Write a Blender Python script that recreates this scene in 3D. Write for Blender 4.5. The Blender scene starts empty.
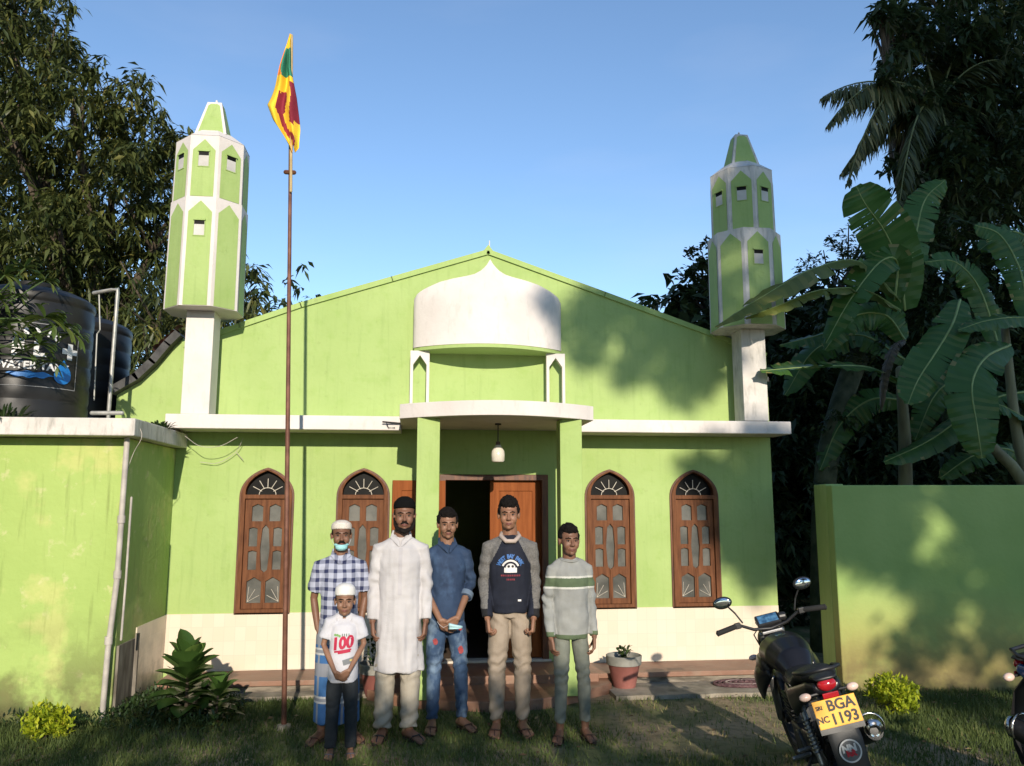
import bpy, bmesh, math, random
import numpy as np
from mathutils import Vector, Matrix, noise, geometry
from mathutils.bvhtree import BVHTree
R = math.radians
PI = math.pi
scene = bpy.context.scene
col = scene.collection
V = Vector

# ------------------------------------------------------------------ camera
CAM = V((-0.67, -8.095, 1.67)); PITCH = R(8.6); YAW = R(6.5); FPX = 800.0
cd = bpy.data.cameras.new('camera'); cam = bpy.data.objects.new('camera', cd); col.objects.link(cam)
cam.location = CAM; cam.rotation_euler = (PI/2 + PITCH, 0, -YAW)
cd.sensor_width = 36; cd.lens = FPX/1024*36; cd.clip_end = 500; cd.clip_start = 0.05
scene.camera = cam
_f = V((math.sin(YAW)*math.cos(PITCH), math.cos(YAW)*math.cos(PITCH), math.sin(PITCH)))
_r = V((math.cos(YAW), -math.sin(YAW), 0)); _u = _r.cross(_f)
def at(px, py, y):
    'measured survey point: where the sight line of a photo pixel meets the plane y'
    d = _f + _r*((px-512)/FPX) + _u*((383-py)/FPX)
    return CAM + d*((y-CAM.y)/d.y)

# ------------------------------------------------------------------ light
SUN = V((-0.044, 1.0, -0.340)).normalized()
w = bpy.data.worlds.new('World'); scene.world = w; w.use_nodes = True
nt = w.node_tree; nt.nodes.clear()
sky = nt.nodes.new('ShaderNodeTexSky'); sky.sky_type = 'NISHITA'; sky.sun_disc = False
sky.sun_elevation = R(18.8); sky.sun_rotation = R(177.5); sky.air_density = 1.0; sky.dust_density = 0.0; sky.ozone_density = 3.0
bg = nt.nodes.new('ShaderNodeBackground'); bg.inputs[1].default_value = 0.145
ou = nt.nodes.new('ShaderNodeOutputWorld')
tcw = nt.nodes.new('ShaderNodeTexCoord'); mpw = nt.nodes.new('ShaderNodeMapping'); mpw.inputs['Scale'].default_value = (1.2, 1.2, 4.5); nt.links.new(tcw.outputs['Generated'], mpw.inputs[0])
nzw = nt.nodes.new('ShaderNodeTexNoise'); nzw.inputs['Scale'].default_value = 2.2; nzw.inputs['Detail'].default_value = 5; nt.links.new(mpw.outputs[0], nzw.inputs['Vector'])
mrw = nt.nodes.new('ShaderNodeMapRange'); mrw.inputs[1].default_value = .45; mrw.inputs[2].default_value = .75; mrw.inputs[3].default_value = 0; mrw.inputs[4].default_value = .10; nt.links.new(nzw.outputs[0], mrw.inputs[0])
mxw = nt.nodes.new('ShaderNodeMix'); mxw.data_type = 'RGBA'; nt.links.new(mrw.outputs[0], mxw.inputs[0]); nt.links.new(sky.outputs[0], mxw.inputs[6]); mxw.inputs[7].default_value = (4.2, 4.2, 4.6, 1)
nt.links.new(mxw.outputs[2], bg.inputs[0]); nt.links.new(bg.outputs[0], ou.inputs[0])
ld = bpy.data.lights.new('sun', 'SUN'); ld.energy = 3.75; ld.angle = R(0.55); ld.color = (1.0, 0.89, 0.74)
lo = bpy.data.objects.new('sun', ld); col.objects.link(lo); lo.rotation_euler = SUN.to_track_quat('-Z', 'Y').to_euler()
scene.view_settings.view_transform = 'Standard'; scene.view_settings.look = 'None'
scene.view_settings.exposure = 0.6; scene.view_settings.gamma = 1

# ------------------------------------------------------------------ materials
MATS = {}
def mat(name, c1, c2=None, scale=6.0, rough=0.7, bump=0.0, bscale=60.0, metal=0.0, spec=0.4, lo_=0.35, hi_=0.65, detail=4, emit=None, stretch=None, coat=0):
    if name in MATS: return MATS[name]
    m = bpy.data.materials.new(name); m.use_nodes = True; n = m.node_tree.nodes; l = m.node_tree.links
    p = n['Principled BSDF']; p.inputs['Roughness'].default_value = rough; p.inputs['Metallic'].default_value = metal
    p.inputs['Specular IOR Level'].default_value = spec
    if coat: p.inputs['Coat Weight'].default_value = coat; p.inputs['Coat Roughness'].default_value = .1
    tc = n.new('ShaderNodeTexCoord'); src = tc.outputs['Object']
    if stretch:
        mp = n.new('ShaderNodeMapping'); mp.inputs['Scale'].default_value = stretch; l.new(src, mp.inputs[0]); src = mp.outputs[0]
    if c2 is None: c2 = tuple(min(1, x*1.12) for x in c1); c1 = tuple(x*.9 for x in c1)
    t = n.new('ShaderNodeTexNoise'); t.inputs['Scale'].default_value = scale; t.inputs['Detail'].default_value = detail; l.new(src, t.inputs['Vector'])
    r = n.new('ShaderNodeValToRGB'); r.color_ramp.elements[0].position = lo_; r.color_ramp.elements[1].position = hi_
    r.color_ramp.elements[0].color = (*c1, 1); r.color_ramp.elements[1].color = (*c2, 1)
    l.new(t.outputs[0], r.inputs[0]); l.new(r.outputs[0], p.inputs['Base Color'])
    if bump:
        b = n.new('ShaderNodeTexNoise'); b.inputs['Scale'].default_value = bscale; b.inputs['Detail'].default_value = 3; l.new(src, b.inputs['Vector'])
        bp = n.new('ShaderNodeBump'); bp.inputs['Strength'].default_value = bump; bp.inputs['Distance'].default_value = .01
        l.new(b.outputs[0], bp.inputs['Height']); l.new(bp.outputs[0], p.inputs['Normal'])
    if emit: p.inputs['Emission Color'].default_value = (*emit, 1); p.inputs['Emission Strength'].default_value = 1
    MATS[name] = m; return m
def out_color(m):
    p = m.node_tree.nodes['Principled BSDF']; return p, p.inputs['Base Color'].links[0].from_socket
def overlay(m, color, scale, lo_, hi_, amount=1.0, zlo=None, zhi=None, stretch=None, inv=False):
    'a second irregular layer (dirt, fading, damp) over a material, optionally limited to a height band of the object'
    n = m.node_tree.nodes; l = m.node_tree.links; p, prev = out_color(m)
    tc = n.new('ShaderNodeTexCoord'); src = tc.outputs['Object']
    if stretch:
        mp = n.new('ShaderNodeMapping'); mp.inputs['Scale'].default_value = stretch; l.new(src, mp.inputs[0]); s2 = mp.outputs[0]
    else: s2 = src
    t = n.new('ShaderNodeTexNoise'); t.inputs['Scale'].default_value = scale; t.inputs['Detail'].default_value = 6; t.inputs['Roughness'].default_value = .6; l.new(s2, t.inputs['Vector'])
    mr = n.new('ShaderNodeMapRange'); mr.inputs[1].default_value = lo_; mr.inputs[2].default_value = hi_; mr.inputs[3].default_value = 0; mr.inputs[4].default_value = amount
    l.new(t.outputs[0], mr.inputs[0]); fac = mr.outputs[0]
    if zlo is not None:
        sx = n.new('ShaderNodeSeparateXYZ'); l.new(src, sx.inputs[0])
        zr = n.new('ShaderNodeMapRange'); zr.inputs[1].default_value = zlo; zr.inputs[2].default_value = zhi; zr.inputs[3].default_value = 1; zr.inputs[4].default_value = 0
        l.new(sx.outputs[2], zr.inputs[0]); mu = n.new('ShaderNodeMath'); mu.operation = 'MULTIPLY'; l.new(fac, mu.inputs[0]); l.new(zr.outputs[0], mu.inputs[1]); fac = mu.outputs[0]
    mx = n.new('ShaderNodeMix'); mx.data_type = 'RGBA'; l.new(fac, mx.inputs[0]); l.new(prev, mx.inputs[6]); mx.inputs[7].default_value = (*color, 1)
    l.new(mx.outputs[2], p.inputs['Base Color']); return m

GREEN = (0.30, 0.50, 0.085)
green = mat('lime_wall_paint', (.29, .40, .125), (.345, .455, .16), 1.6, .75, .25, 25, lo_=.3, hi_=.7)
overlay(green, (.235, .36, .08), 7, .52, .75, .5)
overlay(green, (.34, .43, .15), .9, .5, .8, .6)
overlay(green, (.17, .25, .07), 3, .52, .8, .38, stretch=(6, 6, .5))
overlay(green, (.20, .24, .08), 12, .62, .75, .4)
green_old = mat('weathered_lime_paint', (.29, .40, .105), (.34, .45, .13), 1.3, .8, .5, 18, lo_=.3, hi_=.7)
overlay(green_old, (.46, .48, .17), 2.2, .53, .62, .75)
overlay(green_old, (.52, .50, .26), 7, .60, .68, .6)
overlay(green_old, (.10, .10, .035), 3.4, .40, .58, .95, .08, .85)
overlay(green_old, (.17, .15, .06), 11, .45, .6, .7, .0, .45)
overlay(green_old, (.14, .13, .05), 7, .38, .58, .8, -.05, .28)
overlay(green_old, (.16, .20, .05), 2.5, .56, .75, .6, stretch=(7, 7, .6))
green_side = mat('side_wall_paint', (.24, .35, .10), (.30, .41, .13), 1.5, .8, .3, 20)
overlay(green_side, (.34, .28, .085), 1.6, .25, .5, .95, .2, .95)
overlay(green_side, (.13, .10, .045), 3, .30, .55, .95, .05, .55)  # tone turns darker brown towards the foot
white = mat('white_masonry_paint', (.58, .535, .50), (.65, .60, .565), 3, .7, .2, 30)
overlay(white, (.44, .41, .37), 6, .55, .75, .5, stretch=(3, 3, 1))
white_old = mat('weathered_white_paint', (.50, .47, .43), (.62, .58, .54), 4, .75, .3, 30)
overlay(white_old, (.25, .24, .21), 5, .5, .72, .7, stretch=(4, 4, 1))
soffit = mat('soffit_paint', (.48, .44, .38), (.58, .53, .46), 3, .8)
wood = mat('varnished_wood', (.095, .037, .017), (.16, .064, .028), 6, .6, .15, 40, stretch=(6, 6, .8), spec=.12)
wood_d = mat('dark_wood', (.07, .025, .012), (.14, .05, .02), 6, .45, .15, 40, stretch=(6, 6, .8))
door_wood = mat('orange_door_wood', (.18, .050, .012), (.25, .075, .020), 4, .65, .1, 40, stretch=(8, 8, .6), spec=.12)
glass = mat('window_glass', (.055, .055, .048), (.125, .12, .105), 5, .25, 0, spec=.6)
glass_and_shade = mat('dark_glass_and_shade', (.004, .004, .004), (.008, .008, .007), 8, .5, spec=.1)  # fanlight glass, and the painted shadow in the minaret openings
cream = mat('cream_metal', (.55, .5, .42), rough=.6)
floor_red = mat('red_cement', (.19, .095, .06), (.26, .14, .09), 4, .55, .2, 30)
overlay(floor_red, (.24, .17, .12), 9, .5, .7, .6)
concrete = mat('concrete', (.20, .17, .13), (.31, .27, .21), 5, .9, .6, 40)
overlay(concrete, (.06, .06, .035), 3, .5, .7, .8)
stone = mat('rough_stone', (.10, .085, .065), (.27, .23, .18), 9, .95, 1.0, 18, stretch=(.6, .6, 3))
black_pl = mat('black_plastic', (.012, .012, .013), (.02, .02, .021), 8, .42)
rubber = mat('rubber', (.014, .014, .014), rough=.85)
bikepaint = mat('black_paint', (.006, .006, .008), (.009, .009, .012), 4, .35, spec=.3, coat=.15)
bluepaint = mat('blue_paint', (.012, .045, .12), (.016, .055, .15), 4, .25, coat=.6)
chrome = mat('chrome', (.55, .53, .50), rough=.18, metal=1)
alloy = mat('alloy', (.25, .25, .25), rough=.4, metal=.9)
galv = mat('galvanised_pipe', (.30, .30, .28), (.42, .41, .38), 20, .5, metal=.5)
pvc = mat('grey_pipe', (.33, .30, .27), (.46, .42, .37), 9, .6)
tankmat = mat('black_tank_plastic', (.008, .008, .009), (.016, .0155, .015), 3, .42, .1, 8, spec=.35)
rust = mat('rusty_pipe', (.10, .04, .025), (.19, .085, .055), 9, .6, .2, 80, metal=.2)
def tile_mat():
    m = bpy.data.materials.new('cream_wall_tile'); m.use_nodes = True; n = m.node_tree.nodes; l = m.node_tree.links
    p = n['Principled BSDF']; p.inputs['Roughness'].default_value = .32
    tc = n.new('ShaderNodeTexCoord'); sx = n.new('ShaderNodeSeparateXYZ'); l.new(tc.outputs['Object'], sx.inputs[0])
    ad = n.new('ShaderNodeMath'); l.new(sx.outputs[0], ad.inputs[0]); l.new(sx.outputs[1], ad.inputs[1])
    cb = n.new('ShaderNodeCombineXYZ'); l.new(ad.outputs[0], cb.inputs[0]); l.new(sx.outputs[2], cb.inputs[1])
    b = n.new('ShaderNodeTexBrick'); b.offset = 0; b.inputs['Scale'].default_value = 1; b.inputs['Brick Width'].default_value = .10; b.inputs['Row Height'].default_value = .13
    b.inputs['Mortar Size'].default_value = .0022; b.inputs['Color1'].default_value = (.62, .53, .41, 1); b.inputs['Color2'].default_value = (.65, .57, .455, 1); b.inputs['Mortar'].default_value = (.57, .49, .385, 1)
    l.new(cb.outputs[0], b.inputs['Vector']); l.new(b.outputs[0], p.inputs['Base Color'])
    MATS[m.name] = m; return m
tile = tile_mat(); overlay(tile, (.50, .42, .30), 4, .55, .8, .5, .1, .5)
tile_dirty = tile.copy(); tile_dirty.name = 'stained_wall_tile'; overlay(tile_dirty, (.13, .12, .085), 5, .42, .62, .8, .05, .75)

def leafmat(name, dark, mid, light, trans=.25, rough=.5, cut=.75):
    m = bpy.data.materials.new(name); m.use_nodes = True; n = m.node_tree.nodes; l = m.node_tree.links
    p = n['Principled BSDF']; p.inputs['Roughness'].default_value = rough; p.inputs['Specular IOR Level'].default_value = .35
    a = n.new('ShaderNodeAttribute'); a.attribute_name = 'rnd'
    r = n.new('ShaderNodeValToRGB'); e = r.color_ramp.elements; e[0].position = 0; e[0].color = (*dark, 1); e[1].position = 1; e[1].color = (*light, 1)
    x = e.new(cut); x.color = (*mid, 1)
    l.new(a.outputs['Fac'], r.inputs[0]); l.new(r.outputs[0], p.inputs['Base Color'])
    t = n.new('ShaderNodeBsdfTranslucent'); l.new(r.outputs[0], t.inputs[0]); mx = n.new('ShaderNodeMixShader'); mx.inputs[0].default_value = trans
    l.new(p.outputs[0], mx.inputs[1]); l.new(t.outputs[0], mx.inputs[2]); l.new(mx.outputs[0], n['Material Output'].inputs[0])
    return m

# ------------------------------------------------------------------ mesh builder
class MB:
    def __init__(s): s.v = []; s.f = []; s.mi = []; s.cur = 0
    def add(s, vs, fs, M=None):
        b = len(s.v)
        for p in vs: s.v.append(tuple(M @ V(p)) if M else tuple(p))
        for f in fs: s.f.append(tuple(b+i for i in f)); s.mi.append(s.cur)
        return s
    def box(s, x0, x1, y0, y1, z0, z1, M=None):
        vs = [(x, y, z) for x in (x0, x1) for y in (y0, y1) for z in (z0, z1)]
        return s.add(vs, [(0,1,3,2),(4,6,7,5),(0,4,5,1),(2,3,7,6),(0,2,6,4),(1,5,7,3)], M)
    def tube(s, pts, rad, n=10, ref=(1,0,0), cap='round', M=None):
        pts = [V(p) for p in pts]; ref = V(ref); rad = [(q, q) if not isinstance(q, tuple) else q for q in (rad if isinstance(rad, list) else [rad]*len(pts))]
        tan = []
        for i in range(len(pts)):
            a = pts[max(0, i-1)]; b = pts[min(len(pts)-1, i+1)]; tan.append((b-a).normalized())
        rings = []
        def ring(c, t, ra, rb):
            rr = ref - t*ref.dot(t)
            if rr.length < .05: q = V((0, 1, 0)) if abs(t.y) < .9 else V((0, 0, 1)); rr = q - t*q.dot(t)
            sd = rr.normalized(); ot = t.cross(sd)
            rings.append([c + sd*(ra*math.cos(2*PI*k/n)) + ot*(rb*math.sin(2*PI*k/n)) for k in range(n)])
        if cap == 'round':
            for a in (75, 50, 25): m = min(rad[0]); ring(pts[0]-tan[0]*m*math.sin(R(a)), tan[0], rad[0][0]*math.cos(R(a)), rad[0][1]*math.cos(R(a)))
        for p, t, r_ in zip(pts, tan, rad): ring(p, t, *r_)
        if cap == 'round':
            for a in (25, 50, 75): m = min(rad[-1]); ring(pts[-1]+tan[-1]*m*math.sin(R(a)), tan[-1], rad[-1][0]*math.cos(R(a)), rad[-1][1]*math.cos(R(a)))
        vs = [p for r_ in rings for p in r_]; fs = []
        for i in range(len(rings)-1):
            for k in range(n): fs.append((i*n+k, i*n+(k+1) % n, (i+1)*n+(k+1) % n, (i+1)*n+k))
        if cap: fs.append(tuple(range(n-1, -1, -1))); fs.append(tuple((len(rings)-1)*n+k for k in range(n)))
        return s.add(vs, fs, M)
    def ell(s, c, r, n=16, M=None, rot=None):
        vs = []; fs = []; m = n//2; c = V(c)
        E_ = rot.to_matrix() if rot else None
        for i in range(1, m):
            for k in range(n):
                a = PI*i/m; b = 2*PI*k/n; p = V((r[0]*math.sin(a)*math.cos(b), r[1]*math.sin(a)*math.sin(b), r[2]*math.cos(a)))
                vs.append(c + (E_ @ p if E_ else p))
        for q in (V((0, 0, r[2])), V((0, 0, -r[2]))): vs.append(c + (E_ @ q if E_ else q))
        T = len(vs)-2
        for i in range(m-2):
            for k in range(n): fs.append((i*n+k, (i+1)*n+k, (i+1)*n+(k+1) % n, i*n+(k+1) % n))
        for k in range(n): fs.append((T, k, (k+1) % n)); fs.append((T+1, (m-2)*n+(k+1) % n, (m-2)*n+k))
        return s.add(vs, fs, M)
    def lathe(s, prof, n=32, M=None, a0=0, a1=2*PI):
        full = abs(a1-a0-2*PI) < 1e-6; k_ = n if full else n+1; vs = []; fs = []
        for r_, z in prof:
            for k in range(k_): a = a0+(a1-a0)*k/n; vs.append((r_*math.cos(a), r_*math.sin(a), z))
        for i in range(len(prof)-1):
            for k in range(n): fs.append((i*k_+k, i*k_+(k+1) % k_, (i+1)*k_+(k+1) % k_, (i+1)*k_+k))
        return s.add(vs, fs, M)
    def plate(s, outer, holes, y0, y1, M=None):
        'flat slab in the xz plane between y0 (front) and y1, with holes'
        loops = [list(outer)]+[list(h) for h in holes]
        flat = [p for L in loops for p in L]
        tri = geometry.tessellate_polygon([[V((x, z, 0)) for x, z in L] for L in loops])
        n = len(flat); vs = [(x, y0, z) for x, z in flat]+[(x, y1, z) for x, z in flat]; fs = []
        for t in tri:
            a, b, c = t; A, B, C_ = (V(flat[i]) for i in t)
            if (B-A).cross(C_-A) > 0: fs += [(a, b, c), (c+n, b+n, a+n)]
            else: fs += [(c, b, a), (a+n, b+n, c+n)]
        o = 0
        for L in loops:
            k = len(L)
            for i in range(k): j = (i+1) % k; fs.append((o+i, o+j, o+j+n, o+i+n))
            o += k
        return s.add(vs, fs, M)
    def mesh(s, name):
        me = bpy.data.meshes.new(name); me.from_pydata(s.v, [], s.f); me.polygons.foreach_set('material_index', s.mi)
        bm = bmesh.new(); bm.from_mesh(me); bmesh.ops.recalc_face_normals(bm, faces=bm.faces); bm.to_mesh(me); bm.free(); return me
    def build(s, name, mats, parent=None, smooth=False, bevel=0, fix=True):
        if fix: me = s.mesh(name)
        else:
            me = bpy.data.meshes.new(name); me.from_pydata(s.v, [], s.f); me.polygons.foreach_set('material_index', s.mi)
        for m in (mats if isinstance(mats, (list, tuple)) else [mats]): me.materials.append(m)
        o = bpy.data.objects.new(name, me); col.objects.link(o)
        if parent: o.parent = parent
        if smooth: me.shade_smooth() if smooth is True else me.set_sharp_from_angle(angle=R(smooth)) or None
        if smooth and smooth is not True:
            me.polygons.foreach_set('use_smooth', [True]*len(me.polygons)); me.set_sharp_from_angle(angle=R(smooth))
        if bevel:
            b = o.modifiers.new('bevel', 'BEVEL'); b.width = bevel; b.segments = 2; b.limit_method = 'ANGLE'
        return o
def fuse(mb, name, vox, mats, parent, smooth=4, classify=None, disp=None):
    'melt overlapping closed shapes into one continuous skin'
    me = mb.mesh(name+'_src'); t = bpy.data.objects.new('t', me); col.objects.link(t)
    m = t.modifiers.new('r', 'REMESH'); m.mode = 'VOXEL'; m.voxel_size = vox
    if smooth: q = t.modifiers.new('s', 'SMOOTH'); q.factor = .5; q.iterations = smooth
    dg = bpy.context.evaluated_depsgraph_get(); dg.update()
    new = bpy.data.meshes.new_from_object(t.evaluated_get(dg)); new.name = name
    bpy.data.objects.remove(t); bpy.data.meshes.remove(me)
    if disp:
        vs = [v.co + v.normal*disp(v.co, v.normal) for v in new.vertices]
        new.vertices.foreach_set('co', [c for v in vs for c in v])
    new.materials.clear()
    for m_ in (mats if isinstance(mats, (list, tuple)) else [mats]): new.materials.append(m_)
    if classify: new.polygons.foreach_set('material_index', [classify(p.center) for p in new.polygons])
    else: new.polygons.foreach_set('material_index', [0]*len(new.polygons))
    new.shade_smooth(); new.update()
    o = bpy.data.objects.new(name, new); col.objects.link(o); o.parent = parent; return o
def tag(o, label=None, cat=None, group=None, kind=None):
    for k, v in (('label', label), ('category', cat), ('group', group), ('kind', kind)):
        if v: o[k] = v
    return o
def thing(name, label, cat, loc=(0,0,0), rot=(0,0,0), group=None):
    o = bpy.data.objects.new(name, None); col.objects.link(o); o.location = loc; o.rotation_euler = rot; o.empty_display_size = .1
    return tag(o, label, cat, group)
def copy_tree(o, parent=None):
    c = o.copy(); col.objects.link(c); c.parent = parent
    for ch in list(o.children): copy_tree(ch, c)
    return c
def text_geo(txt, size, bold=0.0, depth=.002, align='CENTER'):
    cu = bpy.data.curves.new('t', 'FONT'); cu.body = txt; cu.size = size; cu.offset = bold; cu.extrude = depth/2; cu.align_x = align; cu.align_y = 'CENTER'; cu.resolution_u = 3
    o = bpy.data.objects.new('t', cu); col.objects.link(o); dg = bpy.context.evaluated_depsgraph_get(); dg.update()
    me = o.evaluated_get(dg).to_mesh(); vs = [v.co.copy() for v in me.vertices]; fs = [tuple(p.vertices) for p in me.polygons]
    o.evaluated_get(dg).to_mesh_clear(); bpy.data.objects.remove(o); bpy.data.curves.remove(cu)
    return vs, fs
XZ = Matrix(((1,0,0,0),(0,0,-1,0),(0,1,0,0),(0,0,0,1)))   # text plane -> facing -y
def arch_pts(hw, spring, rise, peak, n=12):
    'upper outline of a pointed arch, right to left'
    pts = []
    for i in range(2*n+1):
        a = PI*i/(2*n); x = hw*math.cos(a); z = spring + rise*math.sin(a)**.9 + peak*(1-abs(x)/hw)**1.3
        pts.append((x, z))
    return pts
def nz(x, y, z): return noise.noise(V((x, y, z)))

# ------------------------------------------------------------------ mosque
mosque = thing('mosque', 'lime green mosque with white porch slab, onion gable niche and two minarets', 'mosque')
WIN = [(-2.15, 'a'), (-1.225, 'b'), (1.256, 'c'), (2.145, 'd')]; WZ = .645; WHW = .243
def win_outline(cx, hw=WHW, grow=0):
    hw += grow
    return [(cx-hw, WZ-grow), (cx+hw, WZ-grow)] + [(cx+x, z) for x, z in arch_pts(hw, WZ+1.09, .22+grow, .05)]
door_hole = [(-.48, .14), (.62, .14), (.62, 1.965), (-.48, 1.965)]
wall_out = [(-3.03, -.05), (3.0, -.05), (3.0, 3.27), (2.45, 3.475), (1.25, 3.89), (0, 4.315), (-1.0, 3.985), (-1.91, 3.685), (-2.5, 3.455), (-3.03, 3.25)]
mb = MB(); mb.plate(wall_out, [win_outline(c) for c, _ in WIN]+[door_hole], 0, .2)
mb.box(-3.03, -2.85, .2, 7, -.05, 3.0); mb.box(2.82, 3.0, .2, 7, -.05, 3.0); mb.box(-3.03, 3.0, 7, 7.2, -.05, 3.2)
mb.build('wall', green, mosque)
# interior seen through the door
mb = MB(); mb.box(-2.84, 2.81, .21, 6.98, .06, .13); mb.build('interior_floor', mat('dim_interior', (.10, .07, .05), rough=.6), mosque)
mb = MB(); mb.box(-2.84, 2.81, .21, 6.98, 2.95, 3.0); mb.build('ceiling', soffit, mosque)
# wing wall at the left, under the black roof sheet
wing = [(-3.62, 2.3), (-3.031, 2.3), (-3.031, 3.30), (-3.12, 3.20), (-3.25, 3.02), (-3.4, 2.86), (-3.62, 2.72)]
mb = MB(); mb.plate(wing, [], .015, .15); mb.build('wing_wall', green, mosque)
mb = MB()
for (a, b) in zip(wing[2:-1], wing[3:]):
    d = V((b[0]-a[0], 0, b[1]-a[1])); L = d.length; ang = math.atan2(d.z, d.x)
    M = Matrix.Translation((a[0], 0, a[1])) @ Matrix.Rotation(-ang, 4, 'Y')
    mb.box(-.01, L+.01, -.10, 3.5, .0, -.075, M)
mb.build('roof_sheet', mat('black_roof_sheet', (.02, .02, .021), (.05, .05, .05), 8, .6, .8, 12), mosque)
mb = MB()
for k in range(5):
    M = Matrix.Translation((-3.06-.055*k, .02+.02*k, 3.375-.045*k)) @ Matrix.Rotation(R(-38+4*k), 4, 'Y') @ Matrix.Rotation(R(8*(k % 2)), 4, 'Z')
    mb.lathe([(.045, -.03), (.05, .03)], 10, M @ Matrix.Rotation(PI/2, 4, 'X') @ Matrix.Scale(1.6, 4, (0, 0, 1)), 0, PI)
mb.build('ridge_tile', mat('clay_tile', (.22, .09, .055), (.36, .17, .11), 9, .8), mosque)
# rake coping
mb = MB(); top = wall_out[2:]
for a, b in zip(top, top[1:]):
    d = V((b[0]-a[0], 0, b[1]-a[1])); ang = math.atan2(d.z, d.x)
    M = Matrix.Translation((a[0], 0, a[1])) @ Matrix.Rotation(-ang, 4, 'Y')
    mb.box(-.004, d.length+.004, -.022, .23, -.004, .05, M)
mb.add([(-.05, -.0225, 4.30), (.05, -.0225, 4.30), (0, -.0225, 4.366), (-.05, .2305, 4.30), (.05, .2305, 4.30), (0, .2305, 4.366)], [(0,1,2),(5,4,3),(0,2,5,3),(1,4,5,2),(0,3,4,1)])
mb.build('coping', green, mosque)
mb = MB(); mb.tube([(0.02, .08, 4.35), (0.02, .08, 4.44)], .006, 6); mb.build('finial', white, mosque)
# roof behind the gable
mb = MB()
for sgn in (-1, 1):
    e = 3.12*sgn
    mb.add([(0, .22, 4.22), (0, 7.3, 4.22), (e, 7.3, 3.05), (e, .22, 3.05), (0, .22, 4.17), (0, 7.3, 4.17), (e, 7.3, 3.0), (e, .22, 3.0)], [(0,1,2,3),(4,7,6,5),(0,3,7,4),(1,5,6,2),(3,2,6,7)])
mb.build('roof', mat('roof_sheets', (.16, .15, .14), (.24, .23, .21), 5, .6), mosque)
# eave slab (two runs either side of the porch)
def slab(name, x0, x1, y0, y1, z0, z1, m=white, parent=mosque, bev=.008):
    mb = MB(); mb.box(x0, x1, y0, y1, z0, z1); return mb.build(name, m, parent, bevel=bev)
slab('eave_slab', -3.03, -.862, -.40, -.002, 2.365, 2.50); slab('eave_slab', .872, 3.05, -.40, -.002, 2.368, 2.495)
# thin painted drip line on the fascia, wiring under the eave
# porch slab
pts = [(-.86, -.002), (-.86, -1.03)]
for i in range(1, 20):
    t = i/20; pts.append((-.86+1.73*t, -1.03-.37*math.sin(PI*t)**.9-.03*t))
pts += [(.87, -1.06), (.87, -.002)]
mb = MB(); M = Matrix(((1,0,0,0),(0,0,1,0),(0,1,0,0),(0,0,0,1)))  # plate xz -> xy
mb.plate(pts, [], 2.412, 2.54, M); o = mb.build('porch_slab', [white], mosque, smooth=30, bevel=.006)
# columns
for x in (-.605, .645):
    mb = MB(); mb.box(x-.098, x+.098, -1.15, -.96, .07, 2.411); mb.build('porch_column', green, mosque, bevel=.006)
# onion shaped canopy
def ogee(t):   # height of the top edge for t in -1..1
    a = abs(t)
    return float(np.interp(a, [0, .05, .12, .21, .32, .5, .67, .85, .95, .985, 1], [.88, .81, .755, .715, .695, .675, .65, .60, .56, .53, .50]))
    if a > .985: return .50
    h = .49 + .09*((1-a)/.3)**.7 if a > .7 else .58
    if a <= .7:
        u = 1-a/.7; h = .58 + .10*u + .21*u**3.2
    return h
NX, NZ_ = 48, 14; vs = []; fs = []; Z0 = 3.225
def canopy_y(t, v):
    base = -.12 - .31*math.cos(t*PI/2)**.8
    return base
for side in (0, 1):
    for i in range(NX+1):
        t = -1+2*i/NX; hh = ogee(t)
        for k in range(NZ_+1):
            v = k/NZ_; z = Z0 + hh*v; y = canopy_y(t, v) + (.10*max(0, (z-Z0-.5)/.45) * (1 if hh > .5 else 0)) + side*.05
            if t in (-1, 1) and side: y = canopy_y(t, v)+.11
            vs.append((.755*t*(1.0)-.008, y, z))
S = (NX+1)*(NZ_+1)
g = lambda s, i, k: s*S+i*(NZ_+1)+k
for i in range(NX):
    for k in range(NZ_): fs += [(g(0,i,k), g(0,i+1,k), g(0,i+1,k+1), g(0,i,k+1)), (g(1,i,k+1), g(1,i+1,k+1), g(1,i+1,k), g(1,i,k))]
    fs += [(g(0,i,NZ_), g(0,i+1,NZ_), g(1,i+1,NZ_), g(1,i,NZ_)), (g(1,i,0), g(1,i+1,0), g(0,i+1,0), g(0,i,0))]
for k in range(NZ_): fs += [(g(0,0,k), g(0,0,k+1), g(1,0,k+1), g(1,0,k)), (g(1,NX,k), g(1,NX,k+1), g(0,NX,k+1), g(0,NX,k))]
mb = MB(); mb.add(vs, fs); dome = mb.build('onion_canopy', white, mosque, smooth=50)
# canopy back fill up to the wall and green soffit rim
mb = MB(); ring = [(.745*(-1+2*i/24)-.008, canopy_y(-1+2*i/24, 0)+.004) for i in range(25)]
mb.plate([(-.755, -.003)]+ring+[(.74, -.003)], [], Z0-.035, Z0+.03, M); mb.build('canopy_soffit', green, dome)
mb = MB(); mb.plate([(-.73, Z0+.5), (.72, Z0+.5), (.4, Z0+.60), (.0, Z0+.72), (-.4, Z0+.60)], [], -.14, -.003); mb.build('canopy_web', white, dome)
# pointed arch frames standing on the porch slab
for cx in (-.693, .683):
    hw = .096; o_ = [(cx+hw, 2.541), (cx+hw, 3.19), (cx-hw, 3.19), (cx-hw, 2.541), (cx-hw+.03, 2.541), (cx-hw+.03, 3.05), (cx, 3.145), (cx+hw-.03, 3.05), (cx+hw-.03, 2.541)]
    mb = MB(); mb.plate(o_, [], -.16, -.10); mb.build('arch_frame', white, mosque, bevel=.003)
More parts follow.
